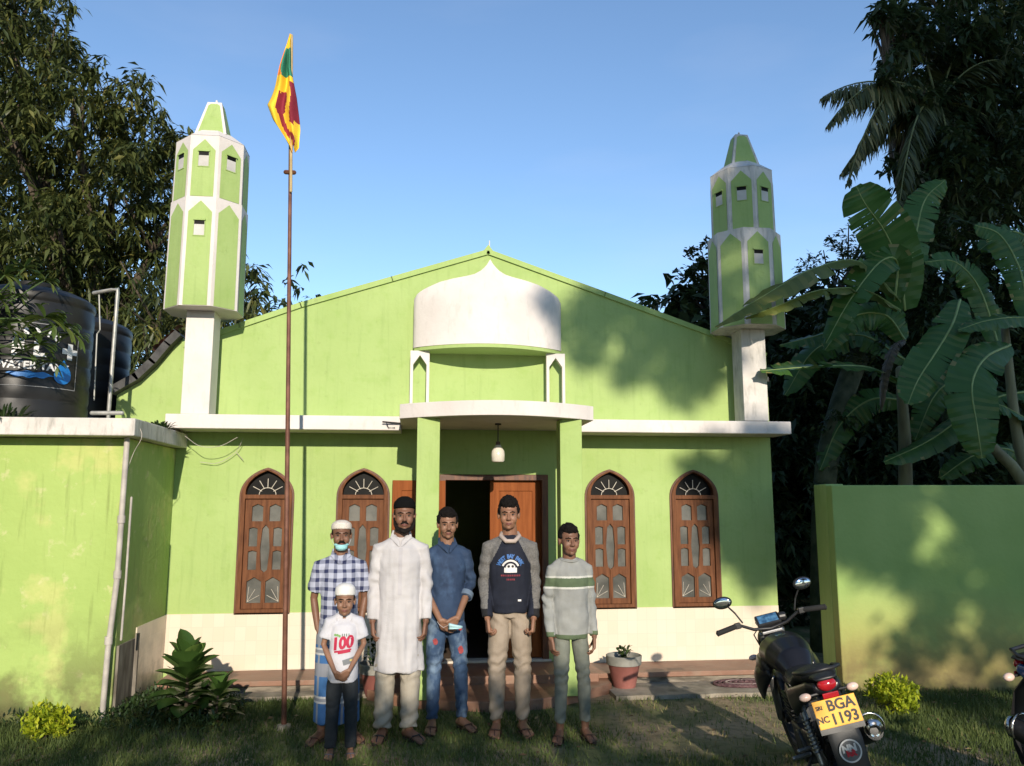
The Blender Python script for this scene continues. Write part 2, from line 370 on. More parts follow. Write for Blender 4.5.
# tile dado (clear of the door)
for a_, b_ in ((-3.028, -.6), (.74, 2.998)): mb = MB(); mb.box(a_, b_, -.012, -.001, .12, .642); mb.build('tile_dado', tile, mosque)
# plinth ledge with rough stone edge, apron
for a_, b_, c_ in ((-2.95, -.952, -.50), (.982, 3.0, -.52)): mb = MB(); mb.box(a_, b_, c_, -.013, .075, .12); mb.build('plinth', floor_red, mosque, bevel=.006)
for a_, b_, c_ in ((-2.93, -.955, -.47), (.985, 2.98, -.49)): mb = MB(); mb.box(a_, b_, c_, -.02, -.05, .074); mb.build('plinth_base', stone, mosque)
mb = MB(); mb.box(-.95, .98, -.62, -.004, -.05, .142); mb.build('porch_floor', floor_red, mosque, bevel=.008)
mb = MB(); mb.box(-.50, .64, -.03, .12, .1425, .165); mb.build('door_sill', mat('pale_sill', (.5, .44, .36)), mosque, bevel=.004)
pts = [(1.10, -.40), (1.08, -.70), (.72, -1.02), (.40, -1.19), (0, -1.28), (-.40, -1.21), (-.75, -1.05), (-1.1, -.72), (-1.12, -.40)]
mb = MB(); mb.plate(pts, [], -.05, .072, M); mb.build('step', floor_red, mosque, bevel=.01)
# door
mb = MB(); mb.plate([(-.48, .143), (-.48, 1.963), (.62, 1.963), (.62, .143), (.555, .143), (.555, 1.905), (-.415, 1.905), (-.415, .143)], [], -.012, .14)
mb.build('door_frame', wood_d, mosque, bevel=.004)
def door_leaf(M, m):
    mb = MB(); mb.plate([(0, .17), (.52, .17), (.52, 1.90), (0, 1.90)], [[(.09, .26), (.43, .26), (.43, .85), (.09, .85)], [(.09, .97), (.43, .97), (.43, 1.80), (.09, 1.80)]], 0, .035, M)
    mb.box(.089, .431, .012, .024, .259, .851, M); mb.box(.089, .431, .012, .024, .969, 1.801, M)
    return mb.build('door_leaf', m, mosque, bevel=.003)
dl = door_leaf(Matrix.Translation((.035, .05, 0)), door_wood)
mb = MB(); mb.tube([(.07, .045, 1.02), (.07, .0, 1.02), (.12, .0, 1.02)], .009, 8); mb.build('door_handle', chrome, dl)
door_leaf(Matrix.Translation((-.425, -.04, 0)) @ Matrix.Rotation(R(187), 4, 'Z'), door_wood)
# hanging porch lamp
lamp = thing('hanging_lamp', 'milky glass bulb lamp hanging from the porch ceiling above the door', 'lamp', (.042, -.70, 2.412))
mb = MB(); mb.tube([(0,0,0), (0,0,-.18)], .006, 6); mb.build('cord', black_pl, lamp)
mb = MB(); mb.lathe([(.0, -.0), (.03, -.001), (.03, -.015), (0, -.016)], 14); mb.build('ceiling_rose', black_pl, lamp)
mb = MB(); mb.lathe([(.0, -.165), (.02, -.17), (.022, -.205), (.0, -.206)], 14); mb.build('socket', mat('brown_bakelite', (.10, .07, .05)), lamp, smooth=40)
mb = MB(); mb.lathe([(.0, -.20), (.026, -.202), (.034, -.22), (.058, -.255), (.063, -.29), (.061, -.345), (.052, -.357), (0, -.36)], 24); mb.build('glass_shade', mat('milky_glass', (.62, .58, .50), rough=.2), lamp, smooth=50)

# windows
def window(cx, open_=0):
    f = MB(); f.plate(win_outline(cx, grow=-.001), [[(cx-.2, WZ+.035), (cx+.2, WZ+.035), (cx+.2, WZ+1.075), (cx-.2, WZ+1.075)], [(cx-.2, WZ+1.115)]+[(cx+.2, WZ+1.115)]+[(cx+x, z) for x, z in arch_pts(.2, WZ+1.125, .175, .045)]], -.03, .09)
    o = f.build('window', wood, mosque, bevel=.004)
    b = MB(); b.plate(win_outline(cx, grow=.018), [win_outline(cx, grow=-.006)], -.012, .01); b.build('architrave', wood_d, o, bevel=.003)
    P = []
    def ar(x0, x1, z0, z1, lift): return [(cx+x0, WZ+z0), (cx+x1, WZ+z0), (cx+x1, WZ+z1), (cx+(x0+x1)/2, WZ+z1+lift), (cx+x0, WZ+z1)]
    P.append(ar(-.135, -.03, .86, 1.0, .025)); P.append(ar(.03, .135, .86, 1.0, .025))
    P.append([(cx-.03, WZ+.40), (cx+.0, WZ+.375), (cx+.03, WZ+.40), (cx+.045, WZ+.60), (cx+.03, WZ+.79), (cx, WZ+.825), (cx-.03, WZ+.79), (cx-.045, WZ+.60)])
    for s_ in (-1, 1):
        a, b2 = sorted((s_*.075, s_*.155)); P.append(ar(a, b2, .62, .79, .012)); P.append(ar(a, b2, .40, .57, .012))
        a, b2 = sorted((s_*.02, s_*.155)); P.append(ar(a, b2, .09, .29, .04))
    s = MB(); s.plate([(cx-.199, WZ+.036), (cx+.199, WZ+.036), (cx+.199, WZ+1.074), (cx-.199, WZ+1.074)], P, -.004, .028)
    s.box(cx-.006, cx+.006, -.014, -.004, WZ+.04, WZ+.37)
    s.build('shutter', wood, o, bevel=.003)
    g_ = MB(); g_.box(cx-.198, cx+.198, .018, .024, WZ+.04, WZ+1.07); g_.build('glass', glass, o)
    g_ = MB(); g_.plate([(cx-.198, WZ+1.116), (cx+.198, WZ+1.116)]+[(cx+x, z) for x, z in arch_pts(.198, WZ+1.12, .175, .045)], [], .04, .045); g_.build('fanlight', glass_and_shade, o)
    r_ = MB()
    for k in range(5):
        a = R(30+30*k); c0 = V((cx, .02, WZ+1.117)); L0, L1 = .065, .16
        r_.tube([c0+V((math.cos(a)*L0, 0, math.sin(a)*L0)), c0+V((math.cos(a)*L1, 0, math.sin(a)*L1*.95))], .0035, 5)
    r_.tube([(cx+.08*math.cos(PI*k/12), .02, WZ+1.117+.065*math.sin(PI*k/12)) for k in range(13)], .0035, 5)
    r_.build('sunburst_grille', cream, o)
    for s_ in (-1, 1):
        r_ = MB()
        for a in (25, 55, 85):
            r_.tube([(cx+s_*.145, .012, WZ+.10), (cx+s_*(.145-.12*math.cos(R(a))), .012, WZ+.10+.14*math.sin(R(a)))], .0022, 4)
        r_.build('pane_grille', cream, o)
    return o
for cx, _ in WIN: window(cx)

# minarets
def minaret(cx, cy, R1, R2, rot1, rot2, z0=3.49, zb=4.57, zt=5.20):
    def octo(Rr, z, rot, ): return [(cx+Rr*math.cos(rot+PI/8+k*PI/4), cy+Rr*math.sin(rot+PI/8+k*PI/4), z) for k in range(8)]
    root = MB()
    def drum(Rr, za, zc, rot):
        a = octo(Rr*1.0, za, rot); b = octo(Rr*.985, zc, rot); root.cur = 0
        root.add(a+b, [(i, (i+1) % 8, (i+1) % 8+8, i+8) for i in range(8)]+[tuple(range(7, -1, -1)), tuple(range(8, 16))])
        root.cur = 1
        for k in range(8):   # green pointed panels sunk into a thin white grid: panel 4 mm behind bars is modelled as bars proud
            p0, p1 = V(a[k]), V(a[(k+1) % 8]); q0, q1 = V(b[k]), V(b[(k+1) % 8]); nrm = ((p1-p0).cross(q0-p0)).normalized()
            def F(u, v): return (p0.lerp(p1, u)).lerp(q0.lerp(q1, u), v) + nrm*.004
            H = zc-za; m_ = .11; tz = 1-.04/H; sh = 1-.15/H
            pan = [F(m_, .004), F(1-m_, .004), F(1-m_, sh), F(.5, tz), F(m_, sh)]
            root.add(pan, [(0, 1, 2, 3, 4)])
    drum(R1, z0, zb-.02, rot1); drum(R2, zb-.02+.003, zt-.03, rot2)
    root.cur = 0
    top = octo(R2*.99, zt-.028, rot2); cap = octo(R2*.55, zt+.09, rot2)
    root.add(top+cap, [(i, (i+1) % 8, (i+1) % 8+8, i+8) for i in range(8)]+[tuple(range(8, 16))])
    o = root.build('minaret', [white_m, green], mosque, fix=False)
    p = MB(); p.box(cx-.128, cx+.128, cy-.128, cy+.128, 2.501, z0-.001); p.build('pillar', white_m, o, bevel=.006)
    # spire: four sided tapering with white edges
    s = MB(); zz = zt+.07; h = .37; a = .15; b = .068
    s.add([(cx-a, cy-a, zz), (cx+a, cy-a, zz), (cx+a, cy+a, zz), (cx-a, cy+a, zz), (cx-b, cy-b, zz+h), (cx+b, cy-b, zz+h), (cx+b, cy+b, zz+h), (cx-b, cy+b, zz+h), (cx, cy, zz+h+.035)],
          [(0,1,5,4),(1,2,6,5),(2,3,7,6),(3,0,4,7),(4,5,8),(5,6,8),(6,7,8),(7,4,8)])
    s.cur = 1
    for k in range(4):
        rm = Matrix.Translation((cx, cy, 0)) @ Matrix.Rotation(k*PI/2, 4, 'Z')
        def fp(u, v): e = a+(b-a)*v; return (u*e, -e-.003, zz+h*v)
        s.add([fp(-.82, .02), fp(.82, .02), fp(.72, .90), fp(.4, .95), fp(-.4, .95), fp(-.72, .90)], [(0,1,2,3,4,5)], rm)
    s.build('spire', [white_m, green], o, fix=False)
    s = MB(); s.ell((cx, cy, zz+h+.04), (.012, .012, .02), 8); s.build('finial', white_m, o)
    # little windows
    def opening(Rr, zc, ang, w_=.056, h_=.082):
        d = V((math.cos(ang), math.sin(ang), 0)); ap = Rr*math.cos(PI/8)*.99
        M_ = Matrix.Translation((cx, cy, zc)) @ Matrix.Rotation(ang+PI/2, 4, 'Z')
        q = MB(); q.plate([(-w_, -h_), (w_, -h_), (w_, h_), (-w_, h_)], [[(-w_+.008, -h_+.008), (w_-.008, -h_+.008), (w_-.008, h_-.008), (-w_+.008, h_-.008)]], -ap-.010, -ap-.0045, M_)
        q.box(-w_-.0, w_, -ap-.022, -ap-.0105, h_-.012, h_+.004, M_)
        ob = q.build('opening', green, o)
        q = MB(); q.box(-w_+.009, w_-.009, -ap-.009, -ap-.005, -h_+.009, h_-.009, M_); q.build('inner_panel', mat('bright_plaster', (.48, .46, .43)), ob)
        q = MB(); q.box(-w_+.01, w_-.01, -ap-.0098, -ap-.0092, h_*.40, h_-.010, M_); q.build('recess_shade', glass_and_shade, ob)  # dark sheet painted in for the shadow at the top of the opening
    for k in (-1, 0, 1): opening(R2, zb+.36, -PI/2+rot2+k*PI/4)
    for k in (0,): opening(R1, zb-.33, -PI/2+rot1+k*PI/4)
white_m = white
m1 = minaret(-2.775, -.25, .366, .352, 0, 0)
white_m = white_old
m2 = minaret(2.70, -.25, .378, .345, 0, R(-23), 3.45, 4.48, 5.16)

# ------------------------------------------------------------------ annex at the left
annex = thing('annex', 'weathered lime green flat roofed annex with white roof edge, left of the mosque', 'building')
mb = MB(); mb.box(-7.5, -3.031, -1.25, 1.9, -.05, 2.2)
mb.build('wall', green_old, annex, bevel=.006)
mb = MB(); mb.box(-7.6, -2.93, -1.46, 2.0, 2.205, 2.345); mb.build('roof_slab', white_old, annex, bevel=.008)
mb = MB(); mb.box(-3.0305, -3.02, -.80, -.014, .0, .64); mb.build('tile_dado', tile_dirty, annex)
mb = MB(); mb.box(-3.0305, -3.012, -1.22, -.81, .0, .56); mb.box(-3.013, -2.985, -.86, -.83, .0, .60); mb.build('rusty_hatch', mat('rusty_grey_panel', (.10, .085, .065), (.25, .22, .18), 7, .8, .4, 30, stretch=(2, 2, .5)), annex)
# down pipes on the corner
pipe = thing('drain_pipe', 'grey drain pipe running down the annex corner to the grass', 'pipe', (-3.03, -1.30, 0))
mb = MB(); mb.tube([(-.035, -.03, .0), (-.03, -.02, .55), (-.0, -.02, 1.1), (-.0, -.02, 2.19)], .022, 12); mb.tube([(.0, -.02, 2.19), (-.0, -.02, 1.5)], .019, 10)
mb.build('pipe', pvc, pipe, smooth=60)
for z in (.62, 1.12, 1.55):
    mb = MB(); mb.lathe([(.0, -.03), (.03, -.03), (.03, .03), (0, .03)], 12, Matrix.Translation((-.03 if z < .7 else 0, -.02, z))); mb.build('pipe_joint', pvc, pipe, smooth=40)
mb = MB(); mb.tube([(.055, -.0, .62), (.06, 0, 1.1), (.058, 0, 1.72)], .009, 8); mb.build('conduit', pvc, pipe)
# roof pipes around the tank
rp = thing('roof_pipe', 'galvanised water pipe bent over the black tanks on the annex roof', 'pipe')
A = at(95, 292, -.55); B = at(118, 289, -.55); C_ = at(121, 414, -.9)
mb = MB(); mb.tube([at(94, 293, -.5), at(112, 290, -.55), B, B+V((0, 0, -.04)), V((B.x, B.y, 2.36))], .018, 10); mb.build('riser', galv, rp, smooth=60)
mb = MB(); mb.tube([at(92, 413, -.95), at(122, 413, -.95)], .018, 10); mb.build('foot_pipe', galv, rp)
mb = MB(); mb.tube([at(99, 293, -.5), at(100, 330, -.5), at(97, 334, -.5), at(94, 400, -.5)], .007, 8); mb.build('thin_pipe', galv, rp)

def tank(loc, label, decal):
    t = thing('water_tank', label, 'water tank', loc, (0, 0, R(33)), 'water tanks on the annex roof')
    prof = [(0, 0), (.49, 0), (.50, .03)]
    for k in range(6):
        z = .06+.17*k; prof += [(.50, z), (.50, z+.10), (.493, z+.13), (.493, z+.14)]
    prof += [(.50, 1.06), (.505, 1.09), (.50, 1.12), (.46, 1.155), (.36, 1.20), (.22, 1.235), (0, 1.245)]
    mb = MB(); mb.lathe(prof, 56); b = mb.build('tank_body', tankmat, t, smooth=35)
    mb = MB(); mb.lathe([(0, 1.24), (.19, 1.235), (.195, 1.275), (.17, 1.285), (.15, 1.28), (0, 1.29)], 32); lid = mb.build('lid', tankmat, t, smooth=35)
    mb = MB(); mb.box(-.04, .04, -.02, .02, 1.29, 1.315); mb.build('lid_handle', tankmat, lid)
    if decal:
        def wrap(vs, fs, m, nm, off=.004):
            out = [(math.sin(v.x/.5)*(.502+off-v.z), -math.cos(v.x/.5)*(.502+off-v.z), v.y) for v in vs]
            q = MB(); q.add(out, fs); return q.build(nm, m, b)
        wt = mat('decal_white', (.62, .62, .62), rough=.5); bl = mat('decal_blue', (.01, .16, .48), rough=.4); gy = mat('decal_grey', (.25, .25, .25))
        def txt(s_, size, x, z, bold, rot=0, m=wt, nm='lettering'):
            vs, fs = text_geo(s_, size, bold, .001); c, sn = math.cos(rot), math.sin(rot)
            wrap([V((x+v.x*c-v.y*sn, z+v.x*sn+v.y*c, v.z)) for v in vs], fs, m, nm)
        txt('F', .185, -.16, .62, .010); txt('L', .185, .0, .62, .010); txt('+', .24, .25, .62, .014); txt('WATER TANK', .088, -.03, .475, .003)
        for k, ch in enumerate('ASBIC'):
            a = R(52-26*k); txt(ch, .075, -.02-.19*math.sin(a)*1.0, .67+.10*math.cos(a), .004, a*.55)
        # wave, drop, frame
        vs = []; fs = []
        for i in range(24):
            x = -.23+.36*i/23; h = .03*(1-abs(i/11.5-1)**3); vs += [V((x, .405-h+.006*math.sin(i), 0)), V((x, .405+h*.7+.006*math.sin(i*.8), 0))]
            if i: fs.append((2*i-2, 2*i, 2*i+1, 2*i-1))
        wrap(vs, fs, bl, 'wave_mark')
        vs = [V((.20, .42, 0))]; n = 26
        for k in range(n):
            a = 2*PI*k/n; rr = .075; x = .20+rr*math.sin(a)*(1 if math.cos(a) < .3 else 1-(math.cos(a)-.3)*1.1); z = .41+rr*math.cos(a)*(1.9 if math.cos(a) > 0 else .9); vs.append(V((x, z, 0)))
        wrap(vs, [(0, 1+k, 1+(k+1) % n) for k in range(n)], bl, 'drop_mark', .006)
        fr = []; ff = []
        for (x0, x1, z0, z1) in [(-.36, .33, .30, .306), (-.36, .33, .84, .846), (.326, .332, .30, .84), (-.366, -.36, .30, .84)]:
            for i in range(12):
                a, b_ = x0+(x1-x0)*i/12, x0+(x1-x0)*(i+1)/12; k = len(fr); fr += [V((a, z0, 0)), V((b_, z0, 0)), V((b_, z1, 0)), V((a, z1, 0))]; ff.append((k, k+1, k+2, k+3))
        wrap(fr, ff, gy, 'label_frame', .003)
    return t
tank((-4.17, -.60, 2.346), 'black water tank with white WATER TANK lettering and blue drop on the annex roof', True)
tank((-4.22, .52, 2.346), 'plain black water tank standing behind the lettered tank', False)

# ------------------------------------------------------------------ right boundary wall
bw = thing('boundary_wall', 'light green garden wall beside the mosque, brown along its foot', 'wall', (3.18, -.885, 0), (0, 0, R(-9.4)))
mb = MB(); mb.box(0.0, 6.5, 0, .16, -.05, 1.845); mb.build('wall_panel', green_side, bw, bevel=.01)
mb = MB(); mb.box(0.0, .17, .161, .52, -.05, 1.86); mb.build('pier', green, bw, bevel=.01)

# ------------------------------------------------------------------ flagpole
fp = thing('flagpole', 'tall thin rusty flagpole planted in the lawn in front of the left window', 'flagpole', (-1.659, -1.588, 0))
tip = V((-.165, 0, 5.25))
mb = MB(); mb.tube([(0, 0, -.05), (-.045, 0, 1.6), (-.085, 0, 2.9), (-.125, 0, 4.2), (-.15, 0, 4.95)], [.020, .019, .017, .015, .015], 10)
mb.build('pole', rust, fp, smooth=60)
mb = MB(); mb.tube([V((-.115, -.03, 4.23)), V((-.165, -.03, 5.62))], .012, 8); mb.build('flag_staff', mat('bamboo', (.36, .26, .12), (.5, .38, .2), 9), fp, smooth=60)
for z in (4.40, 4.85): mb = MB(); mb.tube([(-.165+.01*(z-4.4), -.015, z), (-.10+.0*(z), -.015, z)], .02, 8); mb.build('clamp', wood_d, fp)
# flag: limp cloth hanging beside the staff, shaped by fold rows
flag_mat = bpy.data.materials.new('flag_cloth'); flag_mat.use_nodes = True
fy, fg, fo, fm = (mat('flag_yellow', (.80, .50, .03), rough=.8), mat('flag_green', (.03, .20, .12), rough=.8), mat('flag_orange', (.75, .22, .03), rough=.8), mat('flag_maroon', (.22, .015, .03), rough=.8))
zt_, zb_ = 5.62, 4.62; NU, NV = 36, 56; vs = []; fs = []; mi = []
for j in range(NV+1):
    v = j/NV; z = zt_ - v*.99
    lw = [(0, .01), (.15, .06), (.45, .13), (.66, .19), (.8, .14), (1, .0)]; rw = [(0, .0), (.3, .0), (.55, .05), (.8, .075), (.97, .07), (1, .04)]
    L_ = np.interp(v, *zip(*lw)); Rr = np.interp(v, *zip(*rw)); sx = -.165+.036*v
    for i in range(NU+1):
        u = i/NU; x = sx - L_ + (L_+Rr)*u
        y = -.045 + .035*math.sin(u*11+v*4)*min(1, v*3) + .02*math.sin(v*15+u*3) - .02
        vs.append((x, y, z - .07*abs(math.sin(u*5))*v))
for j in range(NV):
    for i in range(NU):
        u, v = (i+.5)/NU, (j+.5)/NV; fs.append((j*(NU+1)+i, j*(NU+1)+i+1, (j+1)*(NU+1)+i+1, (j+1)*(NU+1)+i))
        w_ = u+.10*math.sin(v*9)
        if v < .15: c = 0
        elif v < .37: c = 2 if w_ < .28 else 1
        elif v < .43: c = 0
        elif w_ < .22+.05*math.sin(v*20): c = 0
        elif w_ > .85 and v > .75: c = 0
        elif (u-.45)**2*1.6+(v-.60)**2*5 < .055 or (w_ > .70 and v < .80): c = 3
        elif .32 < w_-(v-.7)*1.2 < .46: c = 3
        else: c = 0
        mi.append(c)
me = bpy.data.meshes.new('flag'); me.from_pydata(vs, [], fs); me.polygons.foreach_set('material_index', mi)
for m_ in (fy, fg, fo, fm): me.materials.append(m_)
me.shade_smooth(); fl = bpy.data.objects.new('flag', me); col.objects.link(fl); fl.location = (-1.659, -1.588, 0)
so = fl.modifiers.new('s', 'SOLIDIFY'); so.thickness = .002
tag(fl, 'limp yellow, green and maroon national flag hanging at the top of the pole', 'flag')
bpy.data.materials.remove(flag_mat)
mb = MB(); mb.lathe([(0, -.02), (.06, -.02), (.05, .015), (0, .02)], 12, Matrix.Translation((0, 0, .01))); mb.build('foot_collar', concrete, fp)
#PART2
# ------------------------------------------------------------------ ground
def struct(o, kind='structure'): o['kind'] = kind; return o
gm = mat('lawn_soil', (.10, .115, .040), (.27, .20, .12), 1.3, .95, .8, 60, lo_=.42, hi_=.6)
overlay(gm, (.12, .09, .055), 6, .55, .7, .5); overlay(gm, (.03, .045, .012), 14, .5, .7, .7)
N = 70; vs = []; fs = []
xs = sorted(set([-250, -120, -60, -30, 30, 60, 120, 250] + list(np.linspace(-16, 16, 81)))); ys = sorted(set([-250, -120, -60, -30, 40, 80, 140, 250] + list(np.linspace(-15, 20, 88))))
for x in xs:
    for y in ys: vs.append((x, y, -.012 + .018*nz(x*1.3, y*1.3, 0) if abs(x) < 16 and -15 < y < 20 else -.01))
ny = len(ys)
for i in range(len(xs)-1):
    for j in range(ny-1): fs.append((i*ny+j, (i+1)*ny+j, (i+1)*ny+j+1, i*ny+j+1))
mb = MB(); mb.add(vs, fs); struct(mb.build('ground', gm, smooth=True))
# concrete apron along the plinth
mb = MB()
def apron(x0, x1, yb, yf, seed):
    f_ = [(x0+(x1-x0)*i/24, yf+.05*nz(i*.6, seed, 0)) for i in range(25)]
    mb.plate([(x1, yb), (x0, yb)]+f_, [], .022, -.05, M)
apron(-2.9, -1.1, -.40, -.66, 1); apron(1.05, 3.15, -.30, -.98, 2)
struct(mb.build('path', concrete))
# stones at the edge of the apron
rng = random.Random(4)
# mat
mb = MB(); matm = mat('door_mat', (.06, .025, .03), (.16, .09, .09), 40, .95, .6, 200)
mt = thing('door_mat', 'oval dark braided mat lying on the concrete by the right plinth', 'mat', (2.36, -.66, .024))
for k in range(6):
    a, b = .31-.048*k, .15-.022*k
    mb.tube([(a*math.cos(2*PI*i/40), b*math.sin(2*PI*i/40), .010+.001*k) for i in range(41)], .012, 6, cap=None)
mb.build('braid', matm, mt, smooth=True)
mb = MB(); mb.lathe([(0, .006), (.31, .005), (.31, .0), (0, 0)], 40, Matrix.Scale(.5, 4, (0, 1, 0))); mb.build('backing', matm, mt)
mb = MB(); mb.tube([(.20*math.cos(2*PI*i/40), .095*math.sin(2*PI*i/40), .018) for i in range(41)], .008, 6, cap=None); mb.build('pale_band', mat('mat_pale', (.28, .22, .2)), mt)

def np_mesh(name, verts, tris, mats, rnd=None, parent=None, quads=False):
    me = bpy.data.meshes.new(name); k = 4 if quads else 3
    me.vertices.add(len(verts)); me.vertices.foreach_set('co', verts.astype(np.float32).ravel())
    me.loops.add(tris.size); me.loops.foreach_set('vertex_index', tris.astype(np.int32).ravel())
    me.polygons.add(len(tris)); me.polygons.foreach_set('loop_start', np.arange(0, tris.size, k, dtype=np.int32)); me.polygons.foreach_set('loop_total', np.full(len(tris), k, np.int32))
    me.update(calc_edges=True)
    if rnd is not None:
        a = me.attributes.new('rnd', 'FLOAT', 'FACE'); a.data.foreach_set('value', rnd.astype(np.float32))
    for m in (mats if isinstance(mats, (list, tuple)) else [mats]): me.materials.append(m)
    o = bpy.data.objects.new(name, me); col.objects.link(o); o.parent = parent; return o

# grass
grass_m = leafmat('grass_blades', (.050, .078, .018), (.110, .145, .038), (.30, .25, .11), .2, .7, .8)
rs = np.random.default_rng(5)
n = 190000; x = rs.uniform(-5.2, 6.0, n); y = rs.uniform(-3.4, -.45, n)
def dens(x, y):
    d = np.sin(x*2.1+1.3)*np.cos(y*3.3+.4)*.25+np.sin(x*5.3+y*4)*.15+.72
    d -= 1.15*np.exp(-((x-1.6)**2/1.3+(y+1.7)**2/1.2)) + .55*np.exp(-((x+2.35)**2/.12+(y+1.55)**2/.05)) + .3*np.exp(-((x-.2)**2/1.6+(y+2.4)**2/.1))
    return d
keep = rs.random(n) < np.clip(dens(x, y), .06, 1)
keep &= ~((x > -2.95) & (x < 3.2) & (y > -.68) & ~((x > 3.0))) & ~((x > 1.0) & (x < 3.16) & (y > -1.0)) & ~((np.abs(x) < 1.13) & (y > -1.30+.35*(np.abs(x)/1.1)**2)) & ~((x < -3.07) & (y > -1.27)) & ~((x > 3.2) & (y > -.87-(x-3.2)*.166))
x = x[keep]; y = y[keep]; n = len(x)
h = rs.uniform(.012, .042, n)*(1+.9*((x < -2.2) & (y > -2)))*(1+.5*(x > 3)); az = rs.uniform(0, 2*PI, n); wd = rs.uniform(.0025, .006, n)
ln = rs.uniform(.1, .9, n)*h; la = rs.uniform(0, 2*PI, n)
v = np.zeros((n, 3, 3)); v[:, 0] = np.stack([x-wd*np.cos(az), y-wd*np.sin(az), np.full(n, -.012)], 1); v[:, 1] = np.stack([x+wd*np.cos(az), y+wd*np.sin(az), np.full(n, -.012)], 1)
v[:, 2] = np.stack([x+ln*np.cos(la), y+ln*np.sin(la), h], 1)
pat = .5+.35*np.sin(x*3.1+np.cos(y*2)*2)*np.sin(y*4.1+1)+.0*x
o = np_mesh('grass', v.reshape(-1, 3), np.arange(3*n).reshape(n, 3), grass_m, np.clip(rs.beta(2, 3, n)*.9+.25*(pat-.5)+.38*np.exp(-((x-1.5)/1.1)**2)+.1*(pat > .6), 0, 1)); tag(o, 'short green and brown lawn grass in front of the mosque', kind='stuff'); 

# ------------------------------------------------------------------ foliage generator

def leaf_geo(c, d, L, W, up, droop, rs):
    'c,d: (n,3) base points and unit directions; returns verts (n*5,3), tris'
    n = len(c); side = np.cross(d, up); side /= np.linalg.norm(side, axis=1, keepdims=True)+1e-9
    nrm = np.cross(side, d); L = L[:, None]; W = W[:, None]; dr = droop[:, None]
    mid = c + d*L*.45; tip = c + d*L*.97; mid[:, 2] -= (dr*L*.10)[:, 0]; tip[:, 2] -= (dr*L*.45)[:, 0]
    v = np.stack([c, mid-side*W*.5+nrm*W*.15, mid, mid+side*W*.5+nrm*W*.15, tip], 1).reshape(-1, 3)
    b = (np.arange(n)*5)[:, None]
    t = np.concatenate([b+np.array([[0, 2, 1]]), b+np.array([[0, 3, 2]]), b+np.array([[1, 2, 4]]), b+np.array([[2, 3, 4]])], 1).reshape(-1, 3)
    return v, t
def crown(blobs, per, L, W, nleaf, droop, seed, shell=.55, lift=.0, jit=.25, zf=1.0):
    'blobs (x,y,z,r); per = twigs per square metre of blob surface'
    rs = np.random.default_rng(seed); C = []; tone = []
    for (bx, by, bz, br) in blobs:
        k = max(6, int(per*4*PI*br*br*.6)); u = rs.normal(size=(k, 3)); u /= np.linalg.norm(u, axis=1, keepdims=True)
        rr = br*(shell+(1-shell)*rs.random(k)**.6)*(1+jit*rs.normal(size=k)*.5)
        p = np.array([bx, by, bz])+u*rr[:, None]*np.array([1, 1, zf]); C.append(p); tone.append(np.full(k, rs.uniform(-.12, .12)))
    C = np.concatenate(C); tone = np.concatenate(tone); m = len(C); tone += rs.normal(size=m)*.10
    az = rs.uniform(0, 2*PI, (m, nleaf))+np.arange(nleaf)*2.4; el = rs.normal(lift, .45, (m, nleaf))
    d = np.stack([np.cos(az)*np.cos(el), np.sin(az)*np.cos(el), np.sin(el)-droop*.5], 2).reshape(-1, 3); d /= np.linalg.norm(d, axis=1, keepdims=True)
    c = np.repeat(C, nleaf, 0)+rs.normal(size=(m*nleaf, 3))*L*.22; k = len(c)
    up = np.tile([0, 0, 1.0], (k, 1))+rs.normal(size=(k, 3))*.35
    v, t = leaf_geo(c, d, L*rs.uniform(.65, 1.2, k), W*rs.uniform(.7, 1.2, k), up, droop*rs.uniform(.5, 1.5, k), rs)
    tn = np.clip(rs.beta(2, 3, k)+np.repeat(tone, nleaf), 0, 1)
    return v, t, np.repeat(tn, 4)
bark = mat('bark', (.045, .034, .024), (.11, .085, .06), 7, .95, .9, 25, stretch=(1, 1, .3))
def tree(name, label, cat, base, blobs, m, limbs=8, seed=1, per=9, L=.2, W=.045, nleaf=9, droop=.8, r0=.22, group=None, lean=(0, 0), zf=1.0, lift=0, shell=.55, jit=.25):
    t = thing(name, label, cat, base, (0, 0, 0), group); rg = random.Random(seed); bx, by, bz = base
    bl = [(a-bx, b-by, c-bz, r) for a, b, c, r in blobs]
    v, tr, rn = crown(bl, per, L, W, nleaf, droop, seed, zf=zf, lift=lift, shell=shell, jit=jit)
    np_mesh('crown', v, tr, m, rn, t)
    cz = sum(b[2] for b in bl)/len(bl); mb = MB(); fork = V((lean[0], lean[1], max(.8, min(b[2]-b[3] for b in bl)*.9+.3)))
    mb.tube([(0, 0, -.1), V((lean[0]*.4, lean[1]*.4, fork.z*.5)), fork], [r0*1.25, r0, r0*.8], 12)
    for b in sorted(bl, key=lambda q: -q[3])[:limbs]:
        e = V(b[:3]); md = fork.lerp(e, .5)+V((rg.uniform(-.3, .3), rg.uniform(-.3, .3), rg.uniform(0, .3)))
        mb.tube([fork-V((0, 0, .1)), md, e], [r0*.55, r0*.35, r0*.12], 8)
        for q in range(3):
            e2 = e+V((rg.uniform(-1, 1), rg.uniform(-1, 1), rg.uniform(-.5, 1)))*b[3]*.8; mb.tube([md.lerp(e, .6), e2], [r0*.15, r0*.05], 5)
    mb.build('trunk', bark, t, smooth=True); return t
def B(px, py, r, y):
    p = at(px, py, y); return (p.x, p.y, p.z, r*(y-CAM.y)/FPX*.96)
mango = leafmat('mango_leaves', (.030, .045, .012), (.095, .110, .030), (.27, .24, .07), .22, .45, .72)
dark = leafmat('dark_leaves', (.020, .036, .012), (.046, .070, .022), (.11, .13, .04), .3, .5, .75)
